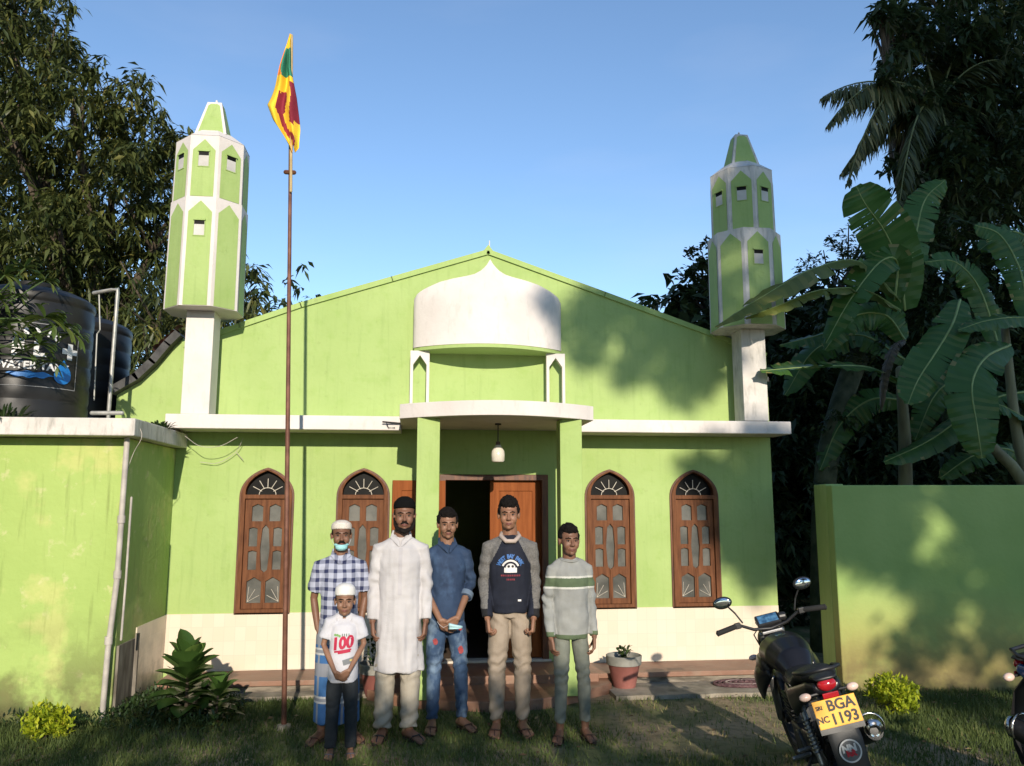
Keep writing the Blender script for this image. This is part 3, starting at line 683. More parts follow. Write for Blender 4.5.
bushy = leafmat('bushy_leaves', (.016, .026, .010), (.045, .060, .022), (.11, .11, .045), .2, .5, .75)
bl = [B(*q) for q in [(25,70,58,7.5),(-30,40,90,8),(72,110,50,7),(118,105,36,7),(145,135,40,7.3),(30,190,80,8),(110,200,70,8),(165,165,34,7.6),(165,225,42,7.6),(50,290,70,8.2),(125,290,60,8.5),(-60,200,110,9),
      (182,140,16,7.2),(95,68,15,7),(60,50,22,7.2),(-5,-20,60,8),(68,8,12,6.8),(40,-25,26,7),(140,82,12,7),(60,230,50,6.6),(10,130,45,6.4),(120,160,32,6.4),(190,30+150,14,7.4)]]
tree('mango_tree', 'tall dark mango tree with drooping leaves rising behind the left minaret', 'tree', (-7.2, 8.6, 0), bl, mango, 12, 3, 17, .25, .062, 11, .85, .32, shell=.45)
bl = [B(*q) for q in [(236,268,20,5),(240,300,24,5.4),(225,240,16,5),(205,300,45,6),(160,310,55,6.5),(100,335,50,6.5),(150,360,40,5.5),(225,330,28,5.5),(252,318,10,5),(20,340,60,7),(252,270,10,5)]]
tree('broad_tree', 'lower leafy tree between the left minaret and the gable, behind the mosque', 'tree', (-5.4, 7.6, 0), bl, mango, 8, 8, 13, .24, .05, 9, .9, .2, shell=.35)
# right side trees
bl = [B(*q) for q in [(960,55,75,4.5),(905,30,36,4),(880,15,18,3.6),(945,120,60,4.2),(1010,120,80,4.5),(915,100,26,3.6),(888,75,12,3.3),(1070,40,110,5),(905,52,14,3.4),(930,165,45,4),(1000,200,70,5),(960,-40,90,5)]]
tree('jungle_tree', 'towering dark tree hung with creepers at the right edge, over the banana plants', 'tree', (8.2, 4.9, 0), bl, dark, 10, 12, 24, .25, .085, 9, .8, .26, shell=.2)
bl = [B(*q) for q in [(835,275,42,7),(812,285,26,6.5),(860,245,36,7.5),(790,310,20,6.5),(880,320,60,6),(840,340,50,5)]]
tree('round_tree', 'dark round topped tree just right of the right minaret', 'tree', (7.4, 7.6, 0), bl, dark, 6, 15, 22, .12, .05, 9, .2, .2, shell=.4)
bl = [B(*q) for q in [(690,292,24,6),(702,265,20,6.2),(675,303,14,6),(712,300,34,6.6),(735,330,36,6.6),(708,245,7,6),(690,252,5,6)]]
tree('garden_tree', 'small rounded leafy tree peeping over the roof beside the right minaret', 'tree', (4.6, 6.6, 0), bl, bushy, 5, 17, 26, .13, .06, 8, .1, .14, shell=.35)
# dense undergrowth behind the right wall
bl = [B(*q) for q in [(920,235,45,3.0),(975,200,60,3.2),(1015,265,60,2.8),(905,300,50,2.6),(945,165,46,3.2),(1030,150,60,3.2),(878,262,26,2.8),(850,335,36,2.6),(960,330,50,2.2),(1000,400,50,2.0),(800,370,42,3.6),(850,400,50,3.4),(910,380,60,3.2),(980,330,80,3.4),(940,270,70,3.4),(1010,430,60,2.6),(900,460,50,2.4),(800,450,40,3.4),(790,540,40,3.2),(800,620,40,3.0),(850,330,50,4),(960,470,50,2.2),(1060,350,90,3),(840,480,35,2.6),(1080,470,80,2.5),(780,400,30,4.5)]]
v, tr, rn = crown(bl, 26, .20, .07, 8, .6, 21, shell=.2)
o = np_mesh('undergrowth', v, tr, dark, rn); tag(o, 'dark tangled undergrowth filling the garden behind the right wall', kind='stuff')
bl = [(x_, 6.5+.6*math.sin(x_*2.3), z_, 1.5) for x_ in np.arange(4.5, 19, 1.6) for z_ in (.8, 2.8, 4.6)]
bl += [(x_, 9+.6*math.sin(x_*2.3), z_, 1.8) for x_ in np.arange(6.0, 22, 1.9) for z_ in (.6, 2.4, 4.6)]
bl += [(x_, 9, z_, 1.2) for x_ in (3.2, 4.4) for z_ in (.4, 2.0)]
v, tr, rn = crown(bl, 17, .30, .17, 8, .5, 23, shell=.2)
o = np_mesh('thicket', v, tr, dark, rn); tag(o, 'far dark thicket closing the view on the right', kind='stuff')
bl = [(x_, 12+.6*math.sin(x_*2.3), z_, 1.8) for x_ in np.arange(-18, -3, 1.9) for z_ in (1.2, 3.4, 5.8)]
v, tr, rn = crown(bl, 8, .28, .10, 8, .7, 25, shell=.2)
o = np_mesh('thicket', v, tr, dark, rn); tag(o, 'dark mass of foliage behind the water tanks', kind='stuff')

# coconut palm
frond_m = leafmat('palm_leaflets', (.035, .045, .014), (.085, .095, .03), (.26, .22, .09), .25, .5, .7)
def frond_geo(base, tip, sag, n=46, L=.55, W=.035, seed=0, lift=.25):
    rs = np.random.default_rng(seed); base = np.array(base, float); tip = np.array(tip, float); t = np.linspace(0, 1, n)
    p = base+(tip-base)*t[:, None]; p[:, 2] += lift*4*t*(1-t)*np.linalg.norm(tip-base)*.5 - sag*t**2.2*.0
    tg = np.gradient(p, axis=0); tg /= np.linalg.norm(tg, axis=1, keepdims=True); sd = np.cross(tg, [0, 0, 1.0]); sd /= np.linalg.norm(sd, axis=1, keepdims=True)
    V_, T_, off = [], [], 0
    for s_ in (-1, 1):
        for q in range(2):
            pp = p+tg*rs.uniform(-.02, .02, (n, 1)); d = sd*s_*.55+tg*.55+np.array([0, 0, -.75])+rs.normal(size=(n, 3))*.12; d /= np.linalg.norm(d, axis=1, keepdims=True)
            ll = L*(np.sin(PI*np.clip(t*.86+.12, 0, 1))**.6)*rs.uniform(.8, 1.1, n)
            v, tr = leaf_geo(pp[3:], d[3:], ll[3:], np.full(n-3, W), np.tile([0., 0, 1.], (n-3, 1))+rs.normal(size=(n-3, 3))*.3, np.full(n-3, .7), rs)
            V_.append(v); T_.append(tr+off); off += len(v)
    return np.concatenate(V_), np.concatenate(T_), p
palm = thing('coconut_palm', 'coconut palm whose drooping fronds reach left out of the dark trees', 'palm tree', (8.05, 4.0, 0))
O = V((8.05, 4.0, 0)); top = at(938, 105, 4.0)-O
mb = MB(); mb.tube([(0, 0, -.1), (.15, 0, 3), (.1, 0, 6), top+V((0, 0, -.2))], [.2, .14, .12, .13], 12); mb.build('trunk', bark, palm, smooth=True)
tips = [((823,97),3.6,.30),((828,125),3.2,.42),((848,182),3.0,.55),((842,172),4.0,.30),((880,60),4.2,.3),((1000,60),3.5,.4),((1020,150),3.6,.4),((900,200),2.6,.35),((960,215),3.0,.4),((1010,20),5,.4),((905,20),5,.3)]
for k, ((px, py), yy, lf) in enumerate(tips):
    v, tr, p = frond_geo(top, at(px, py, yy)-O, .3, 60, .55, .05, k, lf)
    f_ = np_mesh('frond', v, tr, frond_m, np.clip(np.repeat(np.random.default_rng(k).beta(2, 2, len(tr)//4), 4)+(.15 if k < 4 else -.2), 0, 1), palm)
    mb = MB(); mb.tube([V(q) for q in p[::6]]+[V(p[-1])], [.02-.0012*i for i in range(len(p[::6])+1)], 6); mb.build('midrib', mat('midrib', (.13, .14, .05)), f_)

# ------------------------------------------------------------------ banana plants
ban = bpy.data.materials.new('banana_leaf'); ban.use_nodes = True
def banana_mat(name, c1, c2, c3):
    m = leafmat(name, c1, c2, c3, .40, .38, .6); n = m.node_tree.nodes; l = m.node_tree.links
    return m
bpy.data.materials.remove(ban)
bm_green = banana_mat('banana_blade', (.032, .085, .020), (.062, .14, .030), (.24, .22, .08))
bm_yel = banana_mat('banana_blade_old', (.10, .12, .03), (.14, .17, .04), (.25, .22, .07))
bm_dry = banana_mat('banana_dry', (.06, .045, .03), (.12, .09, .055), (.20, .15, .09))
rib_m = mat('banana_rib', (.16, .22, .06), (.24, .30, .10), 8, .5)
def cat(pts, n):
    pts = [V(p) for p in pts]; q = [pts[0]*2-pts[1]]+pts+[pts[-1]*2-pts[-2]]; out = []
    for i in range(n+1):
        t = i/n*(len(pts)-1); k = min(int(t), len(pts)-2); t -= k; a, b, c, d = q[k:k+4]
        out.append(.5*((2*b)+(-a+c)*t+(2*a-5*b+4*c-d)*t*t+(-a+3*b-3*c+d)*t**3))
    return out
def banana_leaf(parent, pts, W, nhint, m, seed=0, slits=4, fold=.25, blunt=.5, both=(1, 1)):
    rg = random.Random(seed); n = 40; P_ = cat(pts, n); O_ = parent.matrix_world.translation if False else V(parent.location); nh = V(nhint).normalized()
    vs = []; fs = []; rn = []; K = 5
    for si, s_ in enumerate((-1, 1)):
        if not both[si]: continue
        cuts = sorted(rg.sample(range(5, n-3), min(n-10, int(slits*1.8)+2)))
        seg = 0; ang = 0; start = 0
        for i in range(n):
            if i in cuts: ang = rg.uniform(-.75, .45); gap = rg.uniform(.1, .45)
            quad = []
            for e in (i, i+1):
                t = e/n; tg = (P_[min(n, e+1)]-P_[max(0, e-1)]).normalized(); sd = tg.cross(nh).normalized(); nn = sd.cross(tg).normalized()
                w_ = W*(math.sin(PI*min(1, t*.93+.05))**blunt)*(1 if t < .97 else .6)
                if i in cuts and e == i: w_sk = .35
                else: w_sk = 0
                row = []
                for k in range(K+1):
                    u = k/K; a = fold+(ang*.5)*u
                    off = sd*(s_*w_*u*math.cos(a*.8)) - nn*(w_*(u**1.6)*math.sin(a)) - tg*(-.12*w_*u) + tg*(w_sk*w_*.12*u) + nn*(.010*math.sin(e*1.9+k)*u)
                    row.append(P_[e]+off-O_)
                quad.append(row)
            b = len(vs); vs += quad[0]+quad[1]; tone = .5+.3*math.sin(i*2.7+seed)*.3+rg.uniform(-.08, .08)
            for k in range(K): fs.append((b+k, b+k+1, b+K+2+k, b+K+1+k)); rn.append(1.0 if (k == K-1 and rg.random() < .08) else min(.85, max(0, tone+(.10 if i % 2 else -.0))))
    me = bpy.data.meshes.new('leaf'); me.from_pydata(vs, [], fs); a = me.attributes.new('rnd', 'FLOAT', 'FACE'); a.data.foreach_set('value', rn)
    me.materials.append(m); me.shade_smooth(); o = bpy.data.objects.new('leaf', me); col.objects.link(o); o.parent = parent
    mb = MB(); mb.tube([p-O_ for p in P_[::2]], [(.016-.0006*i)*(1 if W > .15 else .6) for i in range(len(P_[::2]))], 6); mb.build('midrib', rib_m if m is not bm_dry else bark, o, smooth=True)
    return o
def stem(parent, pts, r):
    O_ = V(parent.location); mb = MB(); P_ = cat(pts, 14); mb.tube([p-O_ for p in P_], [r*(1-.55*i/14) for i in range(15)], 12)
    return mb.build('pseudostem', mat('banana_stem', (.11, .10, .055), (.20, .19, .10), 9, .7, .4, 30, stretch=(1, 1, .2)), parent, smooth=True)
b1 = thing('banana_plant', 'banana plant with broad hanging leaves over the garden wall at the right edge', 'banana plant', (5.7, -.25, 0))
stem(b1, [(5.7, -.25, -.05), at(1045, 560, -.25), at(1022, 480, -.25), at(975, 435, -.3)+V((.1, 0, 0)), at(985, 385, -.3)], .085)
stem(b1, [at(1060, 600, -.2), at(1040, 510, -.15), at(1018, 440, -.1), at(1005, 330, -.1)], .09)
banana_leaf(b1, [at(1010, 345, -.4), at(985, 358, -.7), at(972, 385, -.9), at(977, 425, -1.0), at(982, 458, -1.0)], .24, (-.25, -1, .35), bm_green, 3, 2, .2, .55)
banana_leaf(b1, [at(960, 300, -.2), at(952, 325, -.45), at(936, 352, -.6), at(918, 380, -.7), at(908, 404, -.75)], .215, (-.5, -1, .3), bm_green, 5, 2, .15, .5)
banana_leaf(b1, [at(1080, 330, -.1), at(1030, 318, -.3), at(990, 320, -.5), at(958, 330, -.6)], .12, (0, -.8, .7), bm_green, 7, 2, .5)
banana_leaf(b1, [at(1040, 390, .3), at(990, 400, .2), at(930, 440, .1), at(884, 462, .0)], .17, (-.2, -.7, .8), bm_green, 8, 3, .4)
banana_leaf(b1, [at(1060, 430, .0), at(1030, 420, -.1), at(1000, 405, -.2), at(985, 410, -.2)], .14, (0, -.7, .8), bm_green, 9, 2, .4)
banana_leaf(b1, [at(1030, 320, .5), at(1020, 270, .6), at(1000, 235, .7), at(975, 225, .8)], .2, (-.3, -1, .4), bm_green, 20, 6, .45)
b2 = thing('banana_plant', 'banana plant reaching a lit leaf across the right minaret pillar', 'banana plant', (4.65, .55, 0))
stem(b2, [(4.65, .55, -.05), at(905, 560, .55), at(905, 450, .5), at(900, 370, .5)], .11)
banana_leaf(b2, [at(905, 385, .3), at(870, 368, -.0), at(830, 366, -.2), at(795, 368, -.4), at(760, 371, -.55)], .20, (.0, -.30, 1), bm_green, 11, 3, .15, .5)
banana_leaf(b2, [at(895, 300, .4), at(897, 262, .3), at(880, 262, .1), at(850, 300, -.1), at(826, 343, -.2)], .19, (-.75, -1, .2), bm_green, 13, 7, .15, .5)
banana_leaf(b2, [at(905, 310, .5), at(900, 268, .4), at(885, 232, .3), at(866, 205, .2), at(856, 186, .2)], .30, (-.55, -1, .0), bm_green, 14, 3, .15, .45)
banana_leaf(b2, [at(900, 300, .4), at(860, 262, .1), at(815, 268, -.6), at(765, 295, -.95), at(716, 326, -1.05)], .15, (.15, -.35, 1), bm_yel, 15, 4, .6, .5)
banana_leaf(b2, [at(900, 310, .4), at(865, 290, .2), at(820, 290, -.5), at(780, 305, -.85), at(745, 318, -.95)], .11, (.15, -.3, 1), bm_yel, 16, 5, .7, .5)
banana_leaf(b2, [at(905, 330, .6), at(870, 320, .7), at(820, 335, .8), at(780, 345, .9)], .16, (0, -.6, .8), bm_green, 17, 5, .5)
banana_leaf(b2, [at(905, 340, .2), at(895, 345, .0), at(885, 370, -.1), at(881, 410, -.1)], .07, (-.8, -.8, 0), bm_dry, 18, 9, .9)
banana_leaf(b2, [at(905, 360, .9), at(860, 335, 1.0), at(815, 350, 1.1), at(785, 395, 1.2)], .22, (-.2, -.8, .6), bm_green, 31, 9, .4)
banana_leaf(b2, [at(905, 400, .8), at(870, 400, .9), at(840, 425, 1.0), at(820, 470, 1.0)], .2, (-.5, -.8, .4), bm_green, 32, 9, .5)
banana_leaf(b1, [at(985, 400, .5), at(960, 380, .6), at(935, 395, .6), at(915, 440, .6)], .2, (-.4, -.9, .3), bm_green, 33, 8, .4)
banana_leaf(b1, [at(1000, 350, .8), at(980, 290, .9), at(955, 262, .9), at(925, 262, .9)], .2, (-.3, -.8, .5), bm_green, 34, 9, .4)
banana_leaf(b1, [at(1040, 480, .5), at(1010, 450, .5), at(975, 455, .4), at(940, 478, .4)], .17, (-.2, -.7, .6), bm_green, 35, 9, .4)
banana_leaf(b1, [at(1060, 280, .9), at(1030, 240, 1.0), at(1005, 232, 1.0), at(980, 250, 1.0)], .2, (-.2, -.8, .6), bm_green, 36, 9, .4)
banana_leaf(b2, [at(905, 300, .9), at(915, 240, 1.0), at(925, 200, 1.1), at(945, 180, 1.1)], .22, (-.4, -1, .1), bm_green, 37, 10, .3)
mt_ = thing('tree_trunk', 'mossy leaning trunk standing behind the left end of the garden wall', 'tree', (4.05, 1.1, 0))
mb = MB(); mb.tube([p-V(mt_.location) for p in cat([(4.0, 1.1, -.05), at(822, 560, 1.1), at(826, 470, 1.1), at(842, 400, 1.2), at(865, 340, 1.3)], 12)], .13, 12); mb.build('trunk', mat('mossy_bark', (.035, .045, .022), (.09, .095, .055), 6, .95, .9, 25), mt_, smooth=True)
v, tr, rn = crown([(q.x-4.05, q.y-1.1, q.z, r_) for q, r_ in ((at(835, 420, 1.05), .22), (at(822, 500, 1.0), .2), (at(860, 350, 1.2), .35), (at(845, 460, 1.0), .15))], 40, .10, .05, 7, .7, 61, shell=.2); np_mesh('creeper', v, tr, dark, rn, mt_)
banana_leaf(b2, [at(905, 340, .5), at(885, 315, .5), at(850, 318, .5), at(825, 350, .5)], .2, (-.5, -.9, .3), bm_green, 26, 7, .4)

# ------------------------------------------------------------------ trees behind the camera that cast the shade
def up_sun(x, z, t): return V((x, 0, z)) - SUN*(t/SUN.y)
def shade_blobs(lst, t): return [(*up_sun(x, z, t), r) for x, z, r in lst]
T_ = 19
tl = [(1.15,3.72,.30),(1.7,3.45,.42),(2.25,3.15,.36),(.72,3.62,.20),(2.9,3.7,.5),(2.55,4.5,.5),(3.3,4.8,.8),(2.65,5.4,.35),(4.1,3.0,.6),(2.95,1.75,.45),(2.62,1.35,.30),(2.35,1.95,.22),(3.5,1.9,.7),(4.3,3,1.0),(4.75,1.25,.55),(5.4,2.5,1.1),(4.0,4.5,1.1),(5.6,4.6,1.3),(3.45,1.15,.35),(2.2,3.6,.35),(2.1,2.1,.16),(5.2,1.0,.5),(5.0,1.9,.7),(4.0,2.5,.5),(4.6,3.8,1.0),(5.2,.5,.4),(3.3,3.6,.6),(3.25,1.1,.25),(2.85,4.9,.4),(2.7,1.6,.3),(2.75,2.1,.35),(3.65,1.0,.35),(4.3,.75,.28),(3.85,.66,.22),(3.5,.95,.3),(3.7,1.5,.4),(4.7,.9,.42),(4.75,1.4,.42),(4.0,.38,.26),(4.6,.4,.32),(5.3,.6,.5),(3.2,1.35,.3),(3.2,.95,.15),(2.42,1.5,.25),(2.75,1.2,.33),(2.33,2.0,.26),(2.78,.92,.2),(2.5,1.1,.16),(1.0,3.3,.26),(.58,3.6,.13),(1.5,3.1,.24),(1.4,3.75,.33),(1.9,3.0,.2),(2.1,2.75,.12)]
tree('shade_tree', 'leafy tree standing behind the viewer that shades the right half of the mosque', 'tree', (6.5, -20.2, 0), shade_blobs(tl, T_), bushy, 12, 31, 60, .17, .08, 8, .4, .25, shell=.1, jit=.1)
T2 = 27
tl = [(5,6.5,2.2),(7.5,6.5,2.6),(9,10,3),(6,9.5,2.3),(11,7,3),(7.5,3.2,2.2),(10.5,3.2,2.4),(13,5,3),(13,10,3),(8,13,3),(4.2,8,1.2)]
tree('shade_tree', 'very tall spreading tree far behind the viewer on the right', 'tree', (10, -29, 0), shade_blobs(tl, T2), bushy, 12, 33, 7, .45, .26, 8, .4, .45, shell=.1)
# unseen hedge added behind the viewer, top shaped to throw shade on the lawn
hb = []
for i in range(58):
    x_ = -8.5+.27*i; top_ = -.30+.05*math.sin(i*1.7)+.04*math.sin(i*.61)
    if 1.2 < x_ < 2.1: top_ -= .55
    if 2.3 < x_ < 3.42: top_ -= .75
    if -3.65 < x_ < -2.95: top_ -= .42
    if x_ > 3.55: top_ = .22
    for zz_ in (0, -.5, -1.0): hb.append((x_, top_+zz_-.20, .30))
HT = 13
tree('shade_hedge', 'unseen tall hedge added behind the viewer to shade the lawn', 'hedge', (0.5, -13, 0), shade_blobs(hb, HT), bushy, 10, 41, 34, .12, .07, 8, .2, .06, shell=.1)
bl = [(-9,-15,5,3.2),(-10,-12,8,3.2),(-8.5,-16,9,3),(-12,-14,4,3.5),(-11,-8,6,3),(-12,-9,10,3),(-14,-11,7,4)]
tree('dimming_tree', 'unseen broad dark tree added behind the viewer on the left to dim the sky light', 'tree', (-10, -14, 0), bl, bushy, 10, 35, 4.5, .5, .28, 8, .4, .4, shell=.1, jit=.1)  # unseen tree, added to cut the sky light reaching the walls
# left edge twig shadows on annex fascia
tl = [(-4.25,2.30,.12),(-3.95,2.36,.08),(-4.5,1.6,.30),(-4.55,.8,.3),(-4.5,2.2,.2)]
tree('shade_tree', 'slim young tree behind the viewer on the left', 'tree', (-4.9, -11.5, 0), shade_blobs(tl, 11), bushy, 5, 43, 40, .12, .05, 7, .3, .06, shell=.1)

# ------------------------------------------------------------------ small plants
def bush(name, label, loc, r, m, seed, L=.05, W=.022, per=420, cat_='bush'):
    t = thing(name, label, cat_, loc)
    blobs = [(r*.45*math.cos(k*2.1), r*.45*math.sin(k*2.1), r*(.62+.22*math.sin(k*1.7)), r*.62) for k in range(6)]
    v, tr, rn = crown(blobs, per, L, W, 6, -.2, seed, shell=.4, lift=.5, jit=.15); v[:, 2] = np.maximum(v[:, 2], .01)
    np_mesh('foliage', v, tr, m, rn, t)
    mb = MB()
    for k in range(5): mb.tube([(0, 0, -.02), (r*.4*math.cos(k*1.3), r*.4*math.sin(k*1.3), r*.8)], [.012, .004], 5)
    mb.build('stem', bark, t)
gold = leafmat('golden_leaves', (.16, .23, .012), (.36, .42, .02), (.62, .60, .05), .35, .5, .5)
bush('golden_bush', 'round golden green bush at the foot of the annex wall', (-3.30, -1.72, 0), .165, gold, 51)
bush('golden_bush', 'round yellow green bush in front of the garden wall behind the motorcycle', (3.20, -1.66, 0), .20, gold, 52)
crot_m = leafmat('croton_leaves', (.035, .075, .016), (.065, .13, .028), (.17, .22, .05), .2, .32, .7)
cr = thing('broadleaf_plant', 'big leafed dark green plant growing in the lawn beside the annex', 'plant', (-2.42, -1.34, 0))
def blade_leaf(vs, fs, rn, base, d, L, W, tone, curl=.35, up=V((0, 0, 1))):
    d = V(d).normalized(); sd = d.cross(up); sd = sd.normalized() if sd.length > .05 else V((1, 0, 0)); nn = sd.cross(d); b = len(vs); n = 8
    for i in range(n+1):
        t = i/n; c = V(base)+d*(L*t)-V((0, 0, 1))*(curl*L*t*t); w_ = W*math.sin(PI*min(1, t*.92+.06))**.8*.5*(1 if t < 1 else .05)
        vs += [c-sd*w_+nn*w_*.35, c, c+sd*w_+nn*w_*.35]
    for i in range(n):
        for k in range(2): q = b+i*3+k; fs.append((q, q+1, q+4, q+3)); rn.append(tone+(.06 if k else -.04))
def leaf_obj(name, vs, fs, rn, m, parent):
    me = bpy.data.meshes.new(name); me.from_pydata([tuple(v) for v in vs], [], fs); a = me.attributes.new('rnd', 'FLOAT', 'FACE'); a.data.foreach_set('value', [min(1, max(0, q)) for q in rn]); me.materials.append(m); me.shade_smooth()
    o = bpy.data.objects.new(name, me); col.objects.link(o); o.parent = parent; return o
rg = random.Random(9); vs, fs, rn = [], [], []
for k in range(44):
    h_ = .10+.38*(k/44); a = k*2.4; el = .10+1.25*(k/44)**2
    blade_leaf(vs, fs, rn, (-.03+.02*math.cos(a), .02*math.sin(a), h_), (math.cos(a)*math.cos(el), math.sin(a)*math.cos(el), math.sin(el)), rg.uniform(.20, .28), rg.uniform(.16, .22), rg.uniform(.1, .75), .15)
for k in range(22):
    h_ = .05+.22*(k/22); a = k*2.4; el = .3+.9*(k/22)**2
    blade_leaf(vs, fs, rn, (.22+.02*math.cos(a), -.02+.02*math.sin(a), h_), (math.cos(a)*math.cos(el), math.sin(a)*math.cos(el), math.sin(el)), rg.uniform(.16, .22), rg.uniform(.09, .12), rg.uniform(.1, .9), .3)
leaf_obj('foliage', vs, fs, rn, crot_m, cr)
mb = MB(); mb.tube([(-.02, 0, -.02), (-.03, 0, .45)], [.018, .008], 8); mb.tube([(.20, -.02, -.02), (.22, -.02, .28)], [.012, .006], 6); mb.build('stem', bark, cr)
rs = np.random.default_rng(99); k = 260; c = np.stack([rs.uniform(-4.5, 4.5, k), rs.uniform(-3.3, -1.0, k), rs.uniform(.012, .03, k)], 1); c = c[~((np.abs(c[:, 0]) < 1.2) & (c[:, 1] > -1.35))]; k = len(c)
az = rs.uniform(0, 2*PI, k); d = np.stack([np.cos(az), np.sin(az), rs.uniform(-.1, .3, k)], 1)
v, tr = leaf_geo(c, d, rs.uniform(.025, .07, k), rs.uniform(.012, .028, k), np.tile([0, 0, 1.], (k, 1))+rs.normal(size=(k, 3))*.4, rs.uniform(0, .3, k), rs)
v[:, 2] = np.maximum(v[:, 2], .008); o = np_mesh('fallen_leaves', v, tr, leafmat('dry_leaves', (.07, .04, .02), (.18, .11, .05), (.34, .25, .12), .1, .8), np.repeat(rs.random(k), 4)); tag(o, 'dry brown leaves fallen over the lawn', kind='stuff')
# weeds along the annex foot
weed_m = leafmat('weed_leaves', (.015, .035, .010), (.035, .065, .018), (.09, .12, .03), .2, .5, .7)
rs = np.random.default_rng(77); k = 420; cx_ = np.concatenate([rs.uniform(-3.10, -2.1, k//2), rs.uniform(-5, -3.1, k//4), rs.uniform(-3.05, -2.6, k//4)]); cy_ = np.concatenate([rs.uniform(-1.7, -.72, k//2), rs.uniform(-1.45, -1.27, k//4), rs.uniform(-1.25, -.5, k//4)])
nl = 9; c = np.stack([np.repeat(cx_, nl), np.repeat(cy_, nl), np.zeros(len(cx_)*nl)], 1)+rs.normal(size=(len(cx_)*nl, 3))*[.02, .02, 0]; m_ = len(c); c[:, 2] = rs.uniform(0, .10, m_)
az = rs.uniform(0, 2*PI, m_); el = rs.uniform(.1, 1.3, m_); d = np.stack([np.cos(az)*np.cos(el), np.sin(az)*np.cos(el), np.sin(el)], 1)
v, tr = leaf_geo(c, d, rs.uniform(.03, .08, m_), rs.uniform(.008, .025, m_), np.tile([0, 0, 1.], (m_, 1))+rs.normal(size=(m_, 3))*.2, rs.uniform(0, .6, m_), rs)
o = np_mesh('weeds', v, tr, weed_m, np.repeat(rs.beta(2, 3, m_), 4)); tag(o, 'low leafy weeds growing along the foot of the annex', kind='stuff')

# potted plants
def pot(label, loc, seed, dark_=False):
    t = thing('potted_plant', label, 'potted plant', loc, (0, 0, rg.uniform(0, 1)), 'potted plants by the steps')
    mb = MB(); mb.lathe([(0, 0), (.10, 0), (.105, .015), (.145, .20), (.15, .205)], 32); b = mb.build('pot', mat('pink_red_pot', (.22, .080, .066), (.29, .11, .09), 6, .6), t, smooth=40)
    mb = MB(); mb.lathe([(.146, .195), (.158, .20), (.165, .275), (.158, .28), (.15, .27), (.145, .22), (0, .22)], 32); mb.build('rim', mat('grey_pot_rim', (.16, .16, .14), (.26, .25, .22), 9, .7), b, smooth=40)
    mb = MB(); mb.lathe([(0, .235), (.148, .232)], 24); mb.build('soil', mat('soil', (.03, .022, .015)), t)
    vs, fs, rn = [], [], []; r2 = random.Random(seed)
    for k in range(46 if not dark_ else 110):
        a = r2.uniform(0, 6.28); el = r2.uniform(.0, 1.3); h_ = r2.uniform(.25, .34 if not dark_ else .46); rr = r2.uniform(0, .06 if not dark_ else .13)
        blade_leaf(vs, fs, rn, (rr*math.cos(a*2), rr*math.sin(a*2), h_), (math.cos(a)*math.cos(el), math.sin(a)*math.cos(el), math.sin(el)), r2.uniform(.04, .08), r2.uniform(.02, .035), r2.uniform(0, 1), .3)
    leaf_obj('foliage', vs, fs, rn, weed_m, t)
    mb = MB()
    for k in range(5): mb.tube([(0, 0, .22), (.05*math.cos(k*1.3), .05*math.sin(k*1.3), .34)], [.006, .003], 5)
    mb.build('stem', mat('green_stem', (.05, .09, .02)), t); return t
pot('terracotta pot with grey rim and a sparse seedling, right of the steps', (1.215, -.62, .022), 3)
pot('terracotta pot with a dense leafy plant, left of the steps behind the men', (-1.02, -.62, .0), 5, True)

# papaya like leaves and roof plants by the tank
pap = thing('papaya_plant', 'papaya plant with lobed leaves hanging in front of the lettered tank', 'plant', (-4.55, -1.62, 0))
pm = leafmat('papaya_leaves', (.03, .055, .012), (.075, .125, .025), (.16, .20, .05), .3, .5, .6); vs, fs, rn = [], [], []; mb = MB()
mb.tube([(0, 0, -.05), (.02, 0, 1.2), (.1, .12, 2.2), (.12, .2, 3.3)], [.05, .04, .035, .03], 10); mb.build('trunk', bark, pap, smooth=True)
mb = MB(); rg = random.Random(6)
for (px, py, yy, sc) in [(22,322,-1.3,1.2),(45,318,-1.4,1.3),(62,325,-1.35,1.15),(40,345,-1.45,1.0),(10,330,-1.5,1.0),(52,362,-1.45,.85),(75,335,-1.3,.9),(25,352,-1.4,.8),(5,275,-1.2,1.1),(25,268,-1.1,1.1),(45,280,-1.1,.9),(0,300,-1.3,.9),(15,295,-1.2,.8),(-20,300,-1.3,1.2),(-30,340,-1.3,1.2)]:
    c = at(px, py, yy)-V(pap.location)
    for k in range(9):
        a = -1.7+3.9*k/8+rg.uniform(-.15, .15)+rg.uniform(-.3, .3)
        blade_leaf(vs, fs, rn, c, (math.sin(a), rg.uniform(-.35, .1), math.cos(a)*.55-.15), .155*sc*rg.uniform(.8, 1.15), .05*sc, rg.uniform(.2, .95), .45)
        c2 = c+V((math.sin(a), -.1, math.cos(a)*.55-.15)).normalized()*.08*sc
        blade_leaf(vs, fs, rn, c2, (math.sin(a+.6), -.2, math.cos(a+.6)*.5-.2), .07*sc, .03*sc, rg.uniform(.2, .95), .4)
    mb.tube([V((.12, .2, 3.2)).lerp(V((.1, .1, 2.6)), rg.random()), c], [.008, .005], 6)
leaf_obj('foliage', vs, fs, rn, pm, pap); mb.build('leaf_stalk', mat('green_stem', (.05, .09, .02)), pap)
